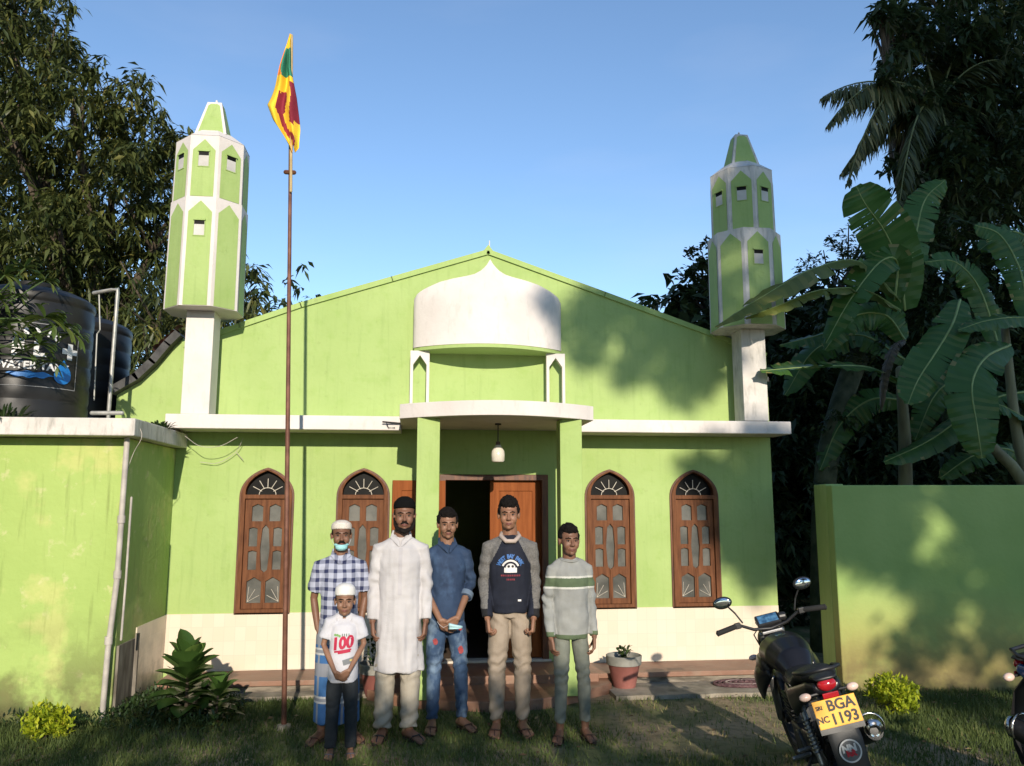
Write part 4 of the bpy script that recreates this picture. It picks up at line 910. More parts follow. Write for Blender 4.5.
def tuft(name, label, loc, r, h_, seed, nb=60, m=weed_m, W=.012):
    t = thing(name, label, 'plant', loc); vs, fs, rn = [], [], []; r2 = random.Random(seed)
    for k in range(nb):
        a = r2.uniform(0, 6.28); el = r2.uniform(.2, 1.4); rr = r*r2.random()
        blade_leaf(vs, fs, rn, (rr*math.cos(a), rr*math.sin(a)*.5, 0), (math.cos(a)*math.cos(el), math.sin(a)*math.cos(el), math.sin(el)), h_*r2.uniform(.5, 1), W*r2.uniform(.6, 1.4), r2.uniform(0, .9), .4)
    leaf_obj('foliage', vs, fs, rn, m, t); return t
tuft('fern', 'spiky fern growing on the annex roof in front of the tank', (-4.02, -1.28, 2.34), .20, .24, 3, 130, W=.016)
tuft('roof_weed', 'brownish weed rooted on the annex roof between tank and minaret pillar', (-3.02, -.62, 2.34), .10, .13, 5, 120, W=.02)
tuft('roof_weed', 'dry moss tuft on the annex roof edge touching the white eave', (-3.05, -.30, 2.34), .09, .17, 6, 160, bm_dry, .02)
# loose cables under the eave
cb = thing('loose_cable', 'loose pale cables sagging under the left end of the eave', 'cable', (-2.9, -.2, 2.3))
O_ = V(cb.location); mb = MB()
for pts in ([(185,436,-.3),(200,446,-.3),(220,446,-.25),(238,437,-.2)], [(200,462,-.05),(218,463,-.05),(236,452,-.05),(243,438,-.1)], [(236,452,-.05),(243,460,-.05)], [(136,420,-1.3),(142,436,-1.35),(134,452,-1.3),(128,470,-1.28),(124,500,-1.26)]):
    mb.tube([p-O_ for p in cat([at(*q) for q in pts], 14)], .0028, 5)
mb.build('cable', pvc, cb)
dw = thing('pipe_bracket', 'small dark pipe bracket under the left end of the porch slab', 'bracket', (-.92, -.42, 2.44))
mb = MB(); mb.tube([(-.11, -.03, 0), (.05, .0, -.01)], .008, 6); mb.tube([(-.08, -.03, -.0), (-.06, 0, -.05), (.0, .0, -.05)], .004, 5); mb.build('rod', black_pl, dw)
#PART3
# ------------------------------------------------------------------ motorcycles
amber_ind = mat('indicator_lens', (.62, .45, .38), rough=.25)
redlens = mat('red_lens', (.30, .008, .015), (.42, .015, .02), 20, .15, coat=.5)
def wheel(parent, y, m_rim):
    t = MB(); MX = Matrix.Translation((0, y, .30)) @ Matrix.Rotation(PI/2, 4, 'Y')
    prof = [(.225, -.035), (.25, -.05), (.285, -.043), (.30, -.018), (.302, 0), (.30, .018), (.285, .043), (.25, .05), (.225, .035), (.225, -.035)]
    t.lathe(prof, 40, MX); w_ = t.build('wheel', rubber, parent, smooth=50)
    r_ = MB(); r_.lathe([(.226, -.03), (.222, -.034), (.21, -.03), (.205, 0), (.21, .03), (.222, .034), (.226, .03)], 40, MX); r_.lathe([(0, -.05), (.045, -.05), (.05, 0), (.045, .05), (0, .05)], 20, MX)
    for k in range(5):
        a = 2*PI*k/5; r_.tube([(0, y+.04*math.cos(a), .3+.04*math.sin(a)), (0, y+.21*math.cos(a), .3+.21*math.sin(a))], [(.012, .022), (.009, .014)], 8)
    r_.build('rim', m_rim, w_, smooth=40)
    b = MB(); b.lathe([(.06, .055), (.13, .055), (.13, .059), (.06, .059)], 28, MX); b.build('brake_disc', alloy, w_)
def motorcycle(label, loc, rot, paint, front_blue=False, plate=True):
    t = thing('motorcycle', label, 'motorcycle', loc, rot, 'motorcycles parked on the grass'); t.rotation_mode = 'XYZ'
    wheel(t, 0, alloy if front_blue else black_pl); wheel(t, 1.30, alloy if front_blue else black_pl)
    # frame, engine
    m = MB(); m.tube([(0, .12, .42), (0, .35, .40), (0, .55, .25), (0, .85, .27), (0, 1.02, .62), (0, 1.04, .86)], .022, 10)
    m.tube([(0, 1.03, .86), (0, .55, .72), (0, .2, .68), (0, -.25, .78)], .022, 10)
    for s in (-1, 1): m.tube([(s*.07, 0, .30), (s*.08, .4, .36)], .018, 8)
    m.build('frame', black_pl, t, smooth=60)
    m = MB(); m.box(-.10, .10, .42, .74, .22, .42); m.tube([(0, .66, .38), (0, .78, .60)], [(.085, .085), (.08, .08)], 14, cap='flat'); m.tube([(-.12, .50, .32), (.12, .50, .32)], .10, 20, ref=(0, 1, 0), cap='flat')
    m.build('engine', mat('engine_alloy', (.03, .03, .032), (.07, .07, .07), 20, .5, metal=.6), t, bevel=.012)
    m = MB()
    for k in range(6): m.box(-.095, .095, .63+.0*k, .84, .44+.028*k, .447+.028*k)
    m.build('cylinder_fins', black_pl, t)
    # tank
    m = MB(); m.tube([(0, .43, .76), (0, .52, .815), (0, .66, .845), (0, .82, .85), (0, .95, .83), (0, 1.0, .80)], [(.085, .06), (.125, .10), (.155, .115), (.165, .115), (.13, .09), (.08, .05)], 24)
    for s in (-1, 1): m.ell((s*.145, .86, .76), (.05, .16, .09), 16)
    tk = fuse(m, 'fuel_tank', .008, paint, t, 10)
    m = MB(); m.lathe([(0, .962), (.035, .960), (.04, .95), (.04, .93)], 20, Matrix.Translation((0, .74, 0))); m.build('filler_cap', chrome, tk, smooth=40)
    for s in (-1, 1): m = MB(); m.tube([(s*.20, .98, .62), (s*.19, .84, .70), (s*.15, .72, .74)], [(.02, .10), (.03, .09), (.02, .04)], 14); m.build('tank_shroud', paint, t, smooth=60)
    # seat
    m = MB(); m.tube([(0, .47, .775), (0, .30, .765), (0, .12, .785), (0, .02, .84), (0, -.14, .865), (0, -.22, .865)], [(.09, .045), (.12, .045), (.135, .05), (.125, .05), (.105, .045), (.07, .03)], 22)
    fuse(m, 'seat', .009, mat('seat_vinyl', (.012, .012, .012), rough=.55, bump=.2, bscale=200), t, 6)
    # side and tail panels
    m = MB()
    for s in (-1, 1): m.tube([(s*.115, .36, .66), (s*.13, .18, .67), (s*.115, 0, .74), (s*.085, -.18, .80), (s*.06, -.26, .82)], [(.02, .09), (.025, .085), (.02, .06), (.02, .05), (.02, .03)], 14)
    m.ell((0, -.20, .80), (.085, .10, .05), 18)
    fuse(m, 'tail_panel', .008, paint, t, 6)
    m = MB(); m.tube([(-.115, -.02, .87), (-.11, -.22, .905), (-.06, -.29, .915), (.06, -.29, .915), (.11, -.22, .905), (.115, -.02, .87)], .011, 10, ref=(0, 0, 1)); m.build('grab_rail', black_pl, t, smooth=60)
    # tail light, plate, mudguard
    m = MB(); m.ell((0, -.285, .835), (.055, .035, .036), 20); tl_ = m.build('tail_light', redlens, t, smooth=True)
    m = MB(); m.tube([(0, -.24, .875), (0, -.30, .87)], [(.08, .02), (.06, .012)], 14); m.build('light_hood', black_pl, tl_, smooth=True)
    m = MB(); m.box(-.045, .045, -.312, -.30, .765, .795); m.build('reflector', redlens, t, bevel=.004)
    m = MB(); m.tube([(0, -.22, .80), (0, -.30, .70), (0, -.345, .55), (0, -.36, .40), (0, -.345, .30)], [(.06, .02), (.085, .014), (.09, .012), (.085, .012), (.07, .010)], 16)
    mg = m.build('mudguard', black_pl, t, smooth=60)
    if plate:
        PM = Matrix.Translation((0, -.345, .700)) @ Matrix.Rotation(R(-14), 4, 'X')
        m = MB(); m.box(-.120, .120, .0, .004, -.072, .072, PM); pl = m.build('number_plate', mat('plate_yellow', (.78, .36, .015), (.85, .42, .02), 5, .5), t, bevel=.002)
        m = MB(); m.box(-.123, .123, .0045, .014, -.10, .05, PM); m.build('plate_holder', black_pl, t)
        lt = mat('plate_black', (.02, .02, .02), rough=.6)
        for s_, sz, x, z, bo in (('BGA', .078, .030, .034, .0022), ('1193', .078, .030, -.036, .0022), ('NC', .045, -.088, -.028, .0014), ('SRI', .028, -.090, .034, .001)):
            vs_, fs_ = text_geo(s_, sz, bo, .001); m = MB(); m.add(vs_, fs_, PM @ Matrix.Translation((x, -.0022, z)) @ XZ); m.build('lettering', lt, pl)
        # round sticker on the mudguard
        SM = Matrix.Translation((0, -.374, .50)) @ Matrix.Rotation(R(-4), 4, 'X') @ Matrix.Rotation(PI/2, 4, 'X')
        m = MB(); m.lathe([(0, .0005), (.056, .0), (.056, -.002)], 32, SM); m.build('sticker', mat('sticker_grey', (.10, .10, .10)), mg)
        m = MB(); m.lathe([(.052, .0025), (.060, .0025), (.060, .0), (.052, .0)], 32, SM); m.build('sticker_ring', mat('sticker_pale', (.45, .45, .44)), mg)
        for s_, x, z, mm, sz in (('NN', -.004, .014, mat('sticker_pale', (.4, .4, .4)), .05), ('RR', .0, -.012, mat('sticker_red', (.40, .02, .03)), .042)):
            vs_, fs_ = text_geo(s_, sz, .003, .001); m = MB(); m.add(vs_, fs_, Matrix.Translation((x, -.379, .50+z)) @ XZ); m.build('sticker_mark', mm, mg)
    for s in (-1, 1):
        m = MB(); m.tube([(s*.05, -.26, .79), (s*.11, -.27, .79)], .008, 8); st = m.build('indicator_stalk', black_pl, t)
        m = MB(); m.ell((s*.135, -.275, .79), (.034, .024, .022), 16); m.build('indicator', amber_ind, st, smooth=True)
        m = MB(); m.tube([(s*.08, 1.06, .80), (s*.15, 1.07, .79)], .008, 8); st = m.build('indicator_stalk', black_pl, t)
        m = MB(); m.ell((s*.175, 1.07, .79), (.034, .022, .02), 16); m.build('indicator', amber_ind, st, smooth=True)
    # exhaust on the right
    m = MB(); m.tube([(.06, .84, .42), (.09, .90, .24), (.12, .65, .17), (.13, .35, .24), (.15, .14, .39)], .02, 12); ex = m.build('exhaust', mat('exhaust_black', (.02, .02, .02), rough=.45, metal=.6), t, smooth=60)
    m = MB(); m.tube([(.15, .16, .40), (.165, -.08, .48), (.178, -.27, .545)], [(.045, .05), (.055, .06), (.05, .056)], 24, cap='flat'); m.build('silencer', mat('silencer_black', (.02, .02, .02), rough=.4, metal=.5), ex, smooth=50)
    EM = Matrix.Translation((.178, -.272, .545)) @ Matrix.Rotation(R(90+10), 4, 'X')
    m = MB(); m.lathe([(.026, -.02), (.026, .012), (.034, .016), (.042, .010), (.052, .004), (.056, -.008), (.052, -.02)], 32, EM); m.build('exhaust_tip', chrome, ex, smooth=50)
    m = MB(); m.lathe([(0, -.006), (.026, -.006)], 24, EM); m.build('exhaust_bore', mat('bore_black', (.003, .003, .003)), ex)  # near-black disc closing the tip
    m = MB(); m.tube([(.178+.075*math.cos(a), -.22, .545+.075*math.sin(a)) for a in [R(q) for q in range(-20, 130, 15)]], .006, 8, ref=(0, 1, 0)); m.build('heat_guard', chrome, ex, smooth=60)
    # shock absorbers, forks
    for s in (-1, 1):
        m = MB(); m.tube([(s*.10, .02, .34), (s*.10, .14, .66)], .018, 10)
        for k in range(9): u = .2+.065*k; c = V((s*.10, .02, .34)).lerp(V((s*.10, .14, .66)), u); m.tube([c+V((.024*math.cos(q), .024*math.sin(q), .004*q/6)) for q in [PI*j/5 for j in range(11)]], .005, 5, ref=(0, 0, 1), cap=None)
        m.build('shock_absorber', alloy, t, smooth=60)
        m = MB(); m.tube([(s*.075, 1.30, .30), (s*.075, 1.19, .60)], .026, 12); m.tube([(s*.075, 1.19, .60), (s*.075, 1.06, .93)], .017, 12); m.build('fork_leg', alloy, t, smooth=60)
        m = MB(); m.tube([(s*.10, .38, .30), (s*.20, .36, .30)], .014, 8); m.build('foot_peg', alloy, t); m = MB(); m.tube([(s*.11, .10, .42), (s*.20, .08, .42)], .013, 8); m.build('foot_peg', alloy, t)
    m = MB()
    for i in range(13):
        pass
    arc = [R(a) for a in range(35, 150, 10)]
    vs_, fs_ = [], []
    for i, a in enumerate(arc):
        for k, x in enumerate((-.06, -.045, 0, .045, .06)): rr = .335-(.025 if abs(x) > .05 else 0); vs_.append((x, 1.30+rr*math.cos(a), .30+rr*math.sin(a)))
        if i:
            for k in range(4): q = (i-1)*5+k; fs_.append((q, q+1, q+6, q+5))
    m.add(vs_, fs_); o_ = m.build('front_fender', paint, t, smooth=True); sd = o_.modifiers.new('s', 'SOLIDIFY'); sd.thickness = .006
    # headlight and instruments
    m = MB(); m.ell((0, 1.15, .87), (.10, .09, .10), 24); m.tube([(0, 1.08, .98), (0, 1.16, 1.0), (0, 1.22, .94)], [(.08, .03), (.085, .025), (.05, .01)], 16)
    hl = fuse(m, 'headlight_cowl', .008, paint, t, 4)
    m = MB(); m.ell((0, 1.205, .86), (.075, .04, .08), 24); m.build('headlight', mat('lens', (.5, .5, .5), rough=.08), hl, smooth=True)
    CM = Matrix.Translation((0, 1.07, 1.01)) @ Matrix.Rotation(R(35), 4, 'X')
    m = MB(); m.box(-.085, .085, -.05, .05, -.02, .02, CM); m.tube([CM @ V((.075, 0, .01)), CM @ V((.13, .0, .005))], .03, 14, cap='flat', ref=(0, 1, 0)); ic = m.build('instrument_cluster', black_pl, t, bevel=.008)
    m = MB(); m.box(-.07, .07, -.038, .036, .0205, .023, CM); m.build('display', mat('blue_display', (.02, .06, .13), (.08, .20, .34), 30, .15), ic)
    # handlebar
    m = MB(); m.tube([(-.36, .93, 1.03), (-.22, .98, 1.04), (-.12, 1.02, .98), (0, 1.03, .96), (.12, 1.02, .98), (.22, .98, 1.04), (.36, .93, 1.03)], .011, 10, ref=(0, 0, 1)); hb_ = m.build('handlebar', black_pl, t, smooth=60)
    m = MB(); m.box(-.075, .075, 1.0, 1.06, .93, .952); m.build('fork_clamp', alloy, t, bevel=.006)
    for s in (-1, 1):
        m = MB(); m.tube([(s*.25, .97, 1.038), (s*.38, .925, 1.03)], .019, 12); m.ell((s*.385, .923, 1.03), (.012, .022, .022), 10); m.build('grip', rubber, hb_, smooth=60)
        m = MB(); m.box(s*.23-.022, s*.23+.022, .955, .995, 1.018, 1.058); m.build('switchgear', black_pl, hb_, bevel=.006)
        m = MB(); m.tube([(s*.22, 1.0, 1.04), (s*.30, 1.01, 1.03), (s*.385, .985, 1.02)], .006, 8); m.build('lever', alloy, hb_)
        m = MB(); m.tube([(s*.19, .99, 1.05), (s*.22, 1.0, 1.12), (s*.265, .98, 1.19)], .006, 8); st = m.build('mirror_stalk', black_pl, t)
        MM = Matrix.Translation((s*.29, .965, 1.215)) @ Matrix.Rotation(R(8*s), 4, 'Z')
        m = MB(); m.ell((0, 0, 0), (.068, .020, .043), 24, MM); m.build('mirror_housing', black_pl, st, smooth=True)
        m = MB(); m.ell((0, -.0145, 0), (.058, .008, .035), 24, MM); m.build('mirror_glass', mat('mirror', (.55, .57, .6), rough=.04, metal=1), st, smooth=True)
    m = MB()
    for k, (x, dy) in enumerate(((-.03, 0), (.02, .02), (.05, 0), (-.06, .01))): m.tube([(x, 1.05, 1.0), (x*2, 1.10+dy, .93), (x*1.5, 1.09, .80), (x, .98, .70)], .005, 6)
    m.build('cable', rubber, t, smooth=60)
    m = MB(); m.tube([(-.09, .42, .26), (-.24, .36, .015+.065)], .011, 8); m.build('side_stand', black_pl, t)
    m = MB(); m.tube([(-.085, -.06, .36), (-.09, .20, .42), (-.09, .42, .40)], [(.008, .035), (.01, .045), (.01, .04)], 12); m.build('chain_guard', black_pl, t, smooth=60)
    return t
motorcycle('black motorcycle leaning on its stand with yellow number plate, seen from behind', (1.685, -3.77, -.01), (0, R(-14.5), R(-12)), bikepaint).scale = (.92, .86, .935)
motorcycle('dark blue motorcycle at the far right edge beside the garden wall', (2.79, -4.15, -.01), (0, R(8), R(196)), bluepaint, True, False)
# ------------------------------------------------------------------ people (faces -y, built at 1.72 m and scaled)
skin_cols = {}
def skin(name, c): return mat(name, tuple(x*.88 for x in c), tuple(x*1.1 for x in c), 9, .5, .15, 90, spec=.35)
hair_m = mat('black_hair', (.006, .005, .005), (.012, .010, .009), 60, .85, .8, 160, spec=.1)
beard_m = mat('beard_hair', (.008, .007, .006), (.018, .014, .012), 60, .9, .8, 160, spec=.1)
eye_w = mat('eye_white', (.20, .17, .15), rough=.3); eye_d = mat('iris', (.012, .008, .006), rough=.2); lip_m = mat('lips', (.16, .055, .045), rough=.5)
sandal_m = mat('brown_leather', (.05, .022, .014), (.09, .045, .03), 20, .55)
def hand(mb, wr, d, palm, s, curl, side, spread=.0):
    'wr wrist, d pointing direction, palm = direction the palm faces, side = +1/-1 which side the thumb is on (along d x palm)'
    d = V(d).normalized(); palm = (V(palm)-d*V(palm).dot(d)).normalized(); lat = d.cross(palm)*side
    for k in range(4): # metacarpals
        o = lat*(.0285-.019*k)*s; mb.tube([V(wr)+o*.55+d*.005*s, V(wr)+o*.9+d*.045*s, V(wr)+o+d*.083*s], [.013*s, .0135*s, .0115*s], 8)
    L = [.070, .078, .072, .056]
    for k in range(4):
        o = lat*(.033-.0215*k)*s*(1+spread); p = V(wr)+o+d*(.083-.004*abs(k-1))*s; a = curl*(1+.08*k); pts = [p]; ang = 0
        for j in range(3):
            ang += a*(.8, 1.1, .7)[j]; dd = d*math.cos(ang)+palm*math.sin(ang); p = p+dd*L[k]*(.45, .31, .24)[j]*s; pts.append(p)
        mb.tube(pts, [.0088*s, .0082*s, .0076*s, .0066*s], 8)
    p = V(wr)+lat*.026*s+d*.02*s; t1 = (d*.7+lat*.75+palm*.25).normalized(); t2 = (d*.95+lat*.15+palm*.45*(1+curl)).normalized()
    mb.tube([p, p+t1*.036*s, p+t1*.036*s+t2*.030*s, p+t1*.036*s+t2*.052*s], [.014*s, .0115*s, .010*s, .008*s], 8)
def foot(mb, an, yaw, s):
    an = V(an); Mz = Matrix.Rotation(yaw, 3, 'Z'); f = lambda x, y, z: V((an.x, an.y, 0))+Mz @ V((x*s, y*s, z*s))
    mb.tube([f(0, .045, .035), f(0, .0, .045), f(0, -.07, .034), f(.0, -.13, .024), f(.0, -.155, .02)], [(.028*s, .030*s), (.033*s, .040*s), (.038*s, .028*s), (.043*s, .018*s), (.040*s, .014*s)], 12)
    for k in range(5):
        x = (-.034+.0175*k)*(1 if an.x < 0 else -1)*-1; L = .20-.006*k-.004*k*k*.5
        mb.tube([f(x, -.145, .018), f(x*1.05, -L+.012, .014), f(x*1.05, -L, .012)], [.0095*s, .0095*s*(1.25 if k == 0 else .9), .008*s*(1.25 if k == 0 else .9)], 8)
def sandals(parent, ans, yaws, s, m=sandal_m):
    for an, yaw in zip(ans, yaws):
        Mz = Matrix.Translation((an[0], an[1], 0)) @ Matrix.Rotation(yaw, 4, 'Z')
        pts = [];
        for i in range(24):
            a = 2*PI*i/24; w_ = (.043+.010*math.cos(a-PI)*.8)*s if True else 0; pts.append((math.sin(a)*(.046-.006*math.cos(a))*s, -.075*s-math.cos(a)*.135*s))
        mb = MB(); mb.plate(pts, [], .0, .012, Mz @ Matrix(((1,0,0,0),(0,0,1,0),(0,1,0,0),(0,0,0,1)))); sd = mb.build('sandal', mat('sandal_sole', (.035, .022, .018)), parent)
        mb = MB(); mb.tube([Mz @ V((x*s, y*s, z*s)) for x, y, z in ((-.046, -.075, .012), (-.036, -.10, .042), (0, -.125, .052), (.036, -.10, .042), (.046, -.075, .012))], [(.013*s, .004*s)]*5, 8, ref=(0, 1, 0))
        mb.tube([Mz @ V((x*s, y*s, z*s)) for x, y, z in ((0, -.12, .052), (.004, -.165, .030), (.010, -.175, .008))], .005*s, 8); mb.build('strap', m, sd, smooth=True)

def head(mb, c, s, yaw=0, tilt=0, child=False, narrow=1.0):
    'returns transform for features; c = point between the ears at eye level'
    M_ = Matrix.Translation(c) @ Matrix.Rotation(yaw, 4, 'Z') @ Matrix.Rotation(tilt, 4, 'X') @ Matrix.Scale(s, 4)
    n = narrow
    mb.ell((0, .018, .030), (.076*n, .096, .088), 24, M_); mb.ell((0, -.028, -.022), (.066*n, .062, .085), 20, M_)
    mb.ell((0, -.042, -.078), (.050*n, .044, .036), 16, M_); mb.ell((0, -.074, -.096), (.022, .018, .018), 12, M_)
    mb.ell((-.036*n, -.056, -.034), (.028, .032, .036), 14, M_); mb.ell((.036*n, -.056, -.034), (.028, .032, .036), 14, M_)   # cheeks
    mb.ell((0, -.074, .022), (.052*n, .016, .013), 14, M_)                                        # brow ridge
    mb.tube([(0, -.084, .012), (0, -.101, -.016), (0, -.112, -.034)], [(.007, .008), (.0085, .009), (.011, .010)], 10, M=M_)
    for q in (-1, 1):
        mb.ell((q*.012, -.100, -.036), (.009, .010, .008), 10, M_)
        mb.ell((q*.078*n, .012, -.010), (.010, .020, .031), 12, M_); mb.ell((q*.084*n, .018, .004), (.007, .014, .016), 10, M_)
    mb.ell((0, -.074, -.066), (.034, .022, .024), 14, M_); mb.ell((0, -.088, -.062), (.024, .011, .009), 12, M_)
    return M_
def face(parent, M_, n=1.0, moust=0, beardk=0, brow=1.0):
    for q in (-1, 1):
        mb = MB(); mb.ell((q*.031*n, -.0775, -.002), (.0120, .008, .0048), 14, M_); e = mb.build('eye', eye_w, parent, smooth=True)
        mb = MB(); mb.ell((q*.031*n, -.0835, -.0022), (.0066, .0055, .0050), 12, M_); mb.build('iris', eye_d, e, smooth=True)
        mb = MB(); mb.tube([(q*.012*n, -.091, .017), (q*.031*n, -.092, .023), (q*.052*n, -.077, .017)], [(.003, .0035), (.004, .0045*brow), (.002, .002)], 8, M=M_); mb.build('eyebrow', hair_m, parent, smooth=True)
        mb = MB(); mb.tube([(q*.018*n, -.0855, .004), (q*.031*n, -.0885, .0065), (q*.045*n, -.081, .003)], .0016, 6, M=M_); mb.build('eyelid', hair_m, parent, smooth=True)
    mb = MB(); mb.tube([(-.022, -.094, -.0675), (-.008, -.1005, -.0655), (0, -.100, -.0668), (.008, -.1005, -.0655), (.022, -.094, -.0675)], [(.002, .0025), (.004, .0045), (.004, .004), (.004, .0045), (.002, .0025)], 8, ref=(0, 0, 1), M=M_)
    mb.tube([(-.018, -.093, -.0705), (0, -.0985, -.0755), (.018, -.093, -.0705)], [(.002, .002), (.005, .0045), (.002, .002)], 8, ref=(0, 0, 1), M=M_); mb.build('lips', lip_m, parent, smooth=True)
    if moust:
        mb = MB(); mb.tube([(-.028, -.090, -.062), (-.014, -.1005, -.052), (0, -.104, -.050), (.014, -.1005, -.052), (.028, -.090, -.062)], [(.003*moust, .003), (.006*moust, .005), (.005*moust, .004), (.006*moust, .005), (.003*moust, .003)], 8, ref=(0, 0, 1), M=M_); mb.build('moustache', beard_m, parent, smooth=True)
    if beardk:
        mb = MB(); mb.tube([M_ @ V(p) for p in ((-.076*n, -.005, -.02), (-.070*n, -.022, -.062), (-.050*n, -.055, -.098), (0, -.082, -.116), (.050*n, -.055, -.098), (.070*n, -.022, -.062), (.076*n, -.005, -.02))], [(.006, .006), (.012, .013), (.017, .022), (.022, .028), (.017, .022), (.012, .013), (.006, .006)], 10, ref=(0, 0, 1))
        fuse(mb, 'beard', .0045, beard_m, parent, 2, disp=lambda c, nn: .002*nz(c.x*160, c.y*160, c.z*160))
def hair(parent, M_, n=1.0, vol=1.0, top=.0, name='hair'):
    mb = MB(); mb.ell((0, .030, .044), (.081*n, .094, .086+top), 26, M_)
    mb.ell((0, -.030, .082), (.062*n, .056, .036+top*.8), 20, M_)
    for q in (-1, 1): mb.ell((q*.070*n, .012, .035), (.014, .045, .040), 14, M_)
    s = M_.to_scale().x
    return fuse(mb, name, .0055, hair_m, parent, 1, disp=lambda c, nn: vol*(.006*s*nz(c.x*60, c.y*60, c.z*45)+.004*s*nz(c.x*150, c.y*150, c.z*90)+.001))
def cap_geo(mb, M_, z0, z1, zt):
    prof = [(z0, 1.0), (z0+(z1-z0)*.5, .99), (z0+(z1-z0)*.85, .94), (z1, .84), (z1+(zt-z1)*.6, .62), (zt, .30)]
    vs = []; fs = []; n = 28
    for z, k in prof:
        for i in range(n): a = 2*PI*i/n; vs.append((.0845*k*math.cos(a), .014+.102*k*math.sin(a), z-.10*(.102*k*math.sin(a))*(1 if z < z0+.001 else .6)))
    for j in range(len(prof)-1):
        for i in range(n): fs.append((j*n+i, j*n+(i+1) % n, (j+1)*n+(i+1) % n, (j+1)*n+i))
    fs.append(tuple(range(n-1, -1, -1))); fs.append(tuple((len(prof)-1)*n+i for i in range(n))); mb.add(vs, fs, M_)
def short_hair(parent, M_):
    mb = MB(); mb.ell((0, .040, .012), (.0800, .082, .060), 24, M_)
    for q in (-1, 1): mb.ell((q*.0745, -.004, .022), (.006, .020, .026), 12, M_)
    return fuse(mb, 'hair', .005, hair_m, parent, 1)
def legs_geo(mb, hips, knees, ans, s, r=(.062, .042, .030)):
    for h_, k_, a_ in zip(hips, knees, ans): mb.tube([h_, V(h_).lerp(V(k_), .4), k_, V(k_).lerp(V(a_), .3), (a_[0], a_[1], .05*s)], [r[0]*s, r[0]*.88*s, r[1]*s, r[1]*1.02*s, r[2]*s], 14)
def person(label, loc, H_, P, rotz=0):
    s = H_/1.72; t = thing('person', label, 'person', loc, (0, 0, R(rotz)))
    hs = P.get('hs', 1.0)*s
    sh, hip, kn, an = P['sh'], P['hip'], P['kn'], P['an']
    S = lambda p: V(p)*s
    mb = MB()
    hz = (1.72-.125*P.get('hs', 1.0))*s; hc = V((P.get('hx', 0)*s, .0, hz))
    M_ = head(mb, hc, hs, R(P.get('yaw', 0)), R(P.get('tilt', 0)), narrow=P.get('narrow', 1))
    mb.tube([S((0, .035, 1.36)), S((0, .025, 1.46)), hc+V((0, .02, -.05))*hs], [.064*s, .058*s, .056*s], 14)          # neck
    mb.tube([S((0, .02, .95)), S((0, .01, 1.08)), S((0, .01, 1.25)), S((0, .02, 1.38))], [(.125*s, .075*s), (.11*s, .07*s), (.125*s, .085*s), (.085*s, .045*s)], 18, cap='flat')
    for q in (0, 1):
        A_ = P['arms'][q]; mb.tube([S((A_[0][0]*.4, .02, 1.36)), S(A_[0]), S(A_[1]), S(A_[1]).lerp(S(A_[2]), .35), S(A_[2])], [.036*s, .038*s, .030*s, .031*s, .023*s], 12)
        hand(mb, S(A_[2]), A_[3], A_[4], s*P.get('hand', 1.08), A_[5], A_[6])
    legs_geo(mb, [S(p) for p in hip], [S(p) for p in kn], [S(p) for p in an], s)
    for q in (0, 1): foot(mb, S(an[q]), P['fy'][q], s)
    body = fuse(mb, 'body', P.get('vox', .0052), P['skin'], t, 2)
    return t, s, M_, S
def shirt(t, S, s, rings, arms, nk, sleeve, mats, classify=None, name='shirt', folds=.006, vox=.007, collar=None, seed=0, cuff=1.0, sl_r=(.068, .054, .042), wf=.90, drape=0):
    sl_r = tuple(q*.86 for q in sl_r)
    mb = MB(); mb.tube([S((0, y, z)) for z, rx, ry, y in rings], [(rx*wf*s, ry*s) for z, rx, ry, y in rings], 28, cap='flat')
    mb.tube([S((-.120, .02, 1.372)), S((0, .028, 1.415)), S((.120, .02, 1.372))], [(.040*s, .040*s), (.058*s, .058*s), (.040*s, .040*s)], 14, ref=(0, 1, 0))
    for q in (0, 1):
        a0, a1, a2 = (S(p) for p in arms[q][:3]); inner = S((a0.x/s*.5, .018, 1.365))
        if sleeve < 1: end = a0.lerp(a1, sleeve); mb.tube([inner, a0, a0.lerp(end, .55), end], [sl_r[0]*s*.95, sl_r[0]*s, sl_r[0]*1.05*s, sl_r[0]*1.10*s], 16, cap='flat')
        else:
            f = sleeve-1; end = a1.lerp(a2, f); mb.tube([inner, a0, a0.lerp(a1, .5), a1, a1.lerp(end, .5), end], [sl_r[0]*s*.95, sl_r[0]*s, sl_r[0]*.9*s, sl_r[1]*s, sl_r[1]*.93*s, sl_r[2]*s*cuff], 16, cap='flat')
    def disp(c, n):
        x, y, z = c/s
        v = folds*(.9*nz(x*9+seed, y*9, z*2.6)+.6*nz(x*20, y*20+seed, z*9)+.35*nz(x*6, y*30, z*24+seed))
        ax = abs(x)
        if ax > .15: v += folds*.7*math.sin(z*58+6*nz(x*8, y*8, z*3+seed))*max(0, 1-abs(z-1.12)*4)
        v += drape*(math.sin(x*46+5*nz(x*3, z*1.5, seed))*.6+nz(x*28, y*12, z*1.2+seed))*min(1, max(0, 1.18-z)*2.2)
        return v*s
    return fuse(mb, name, vox, mats, t, 2, classify=classify, disp=disp)
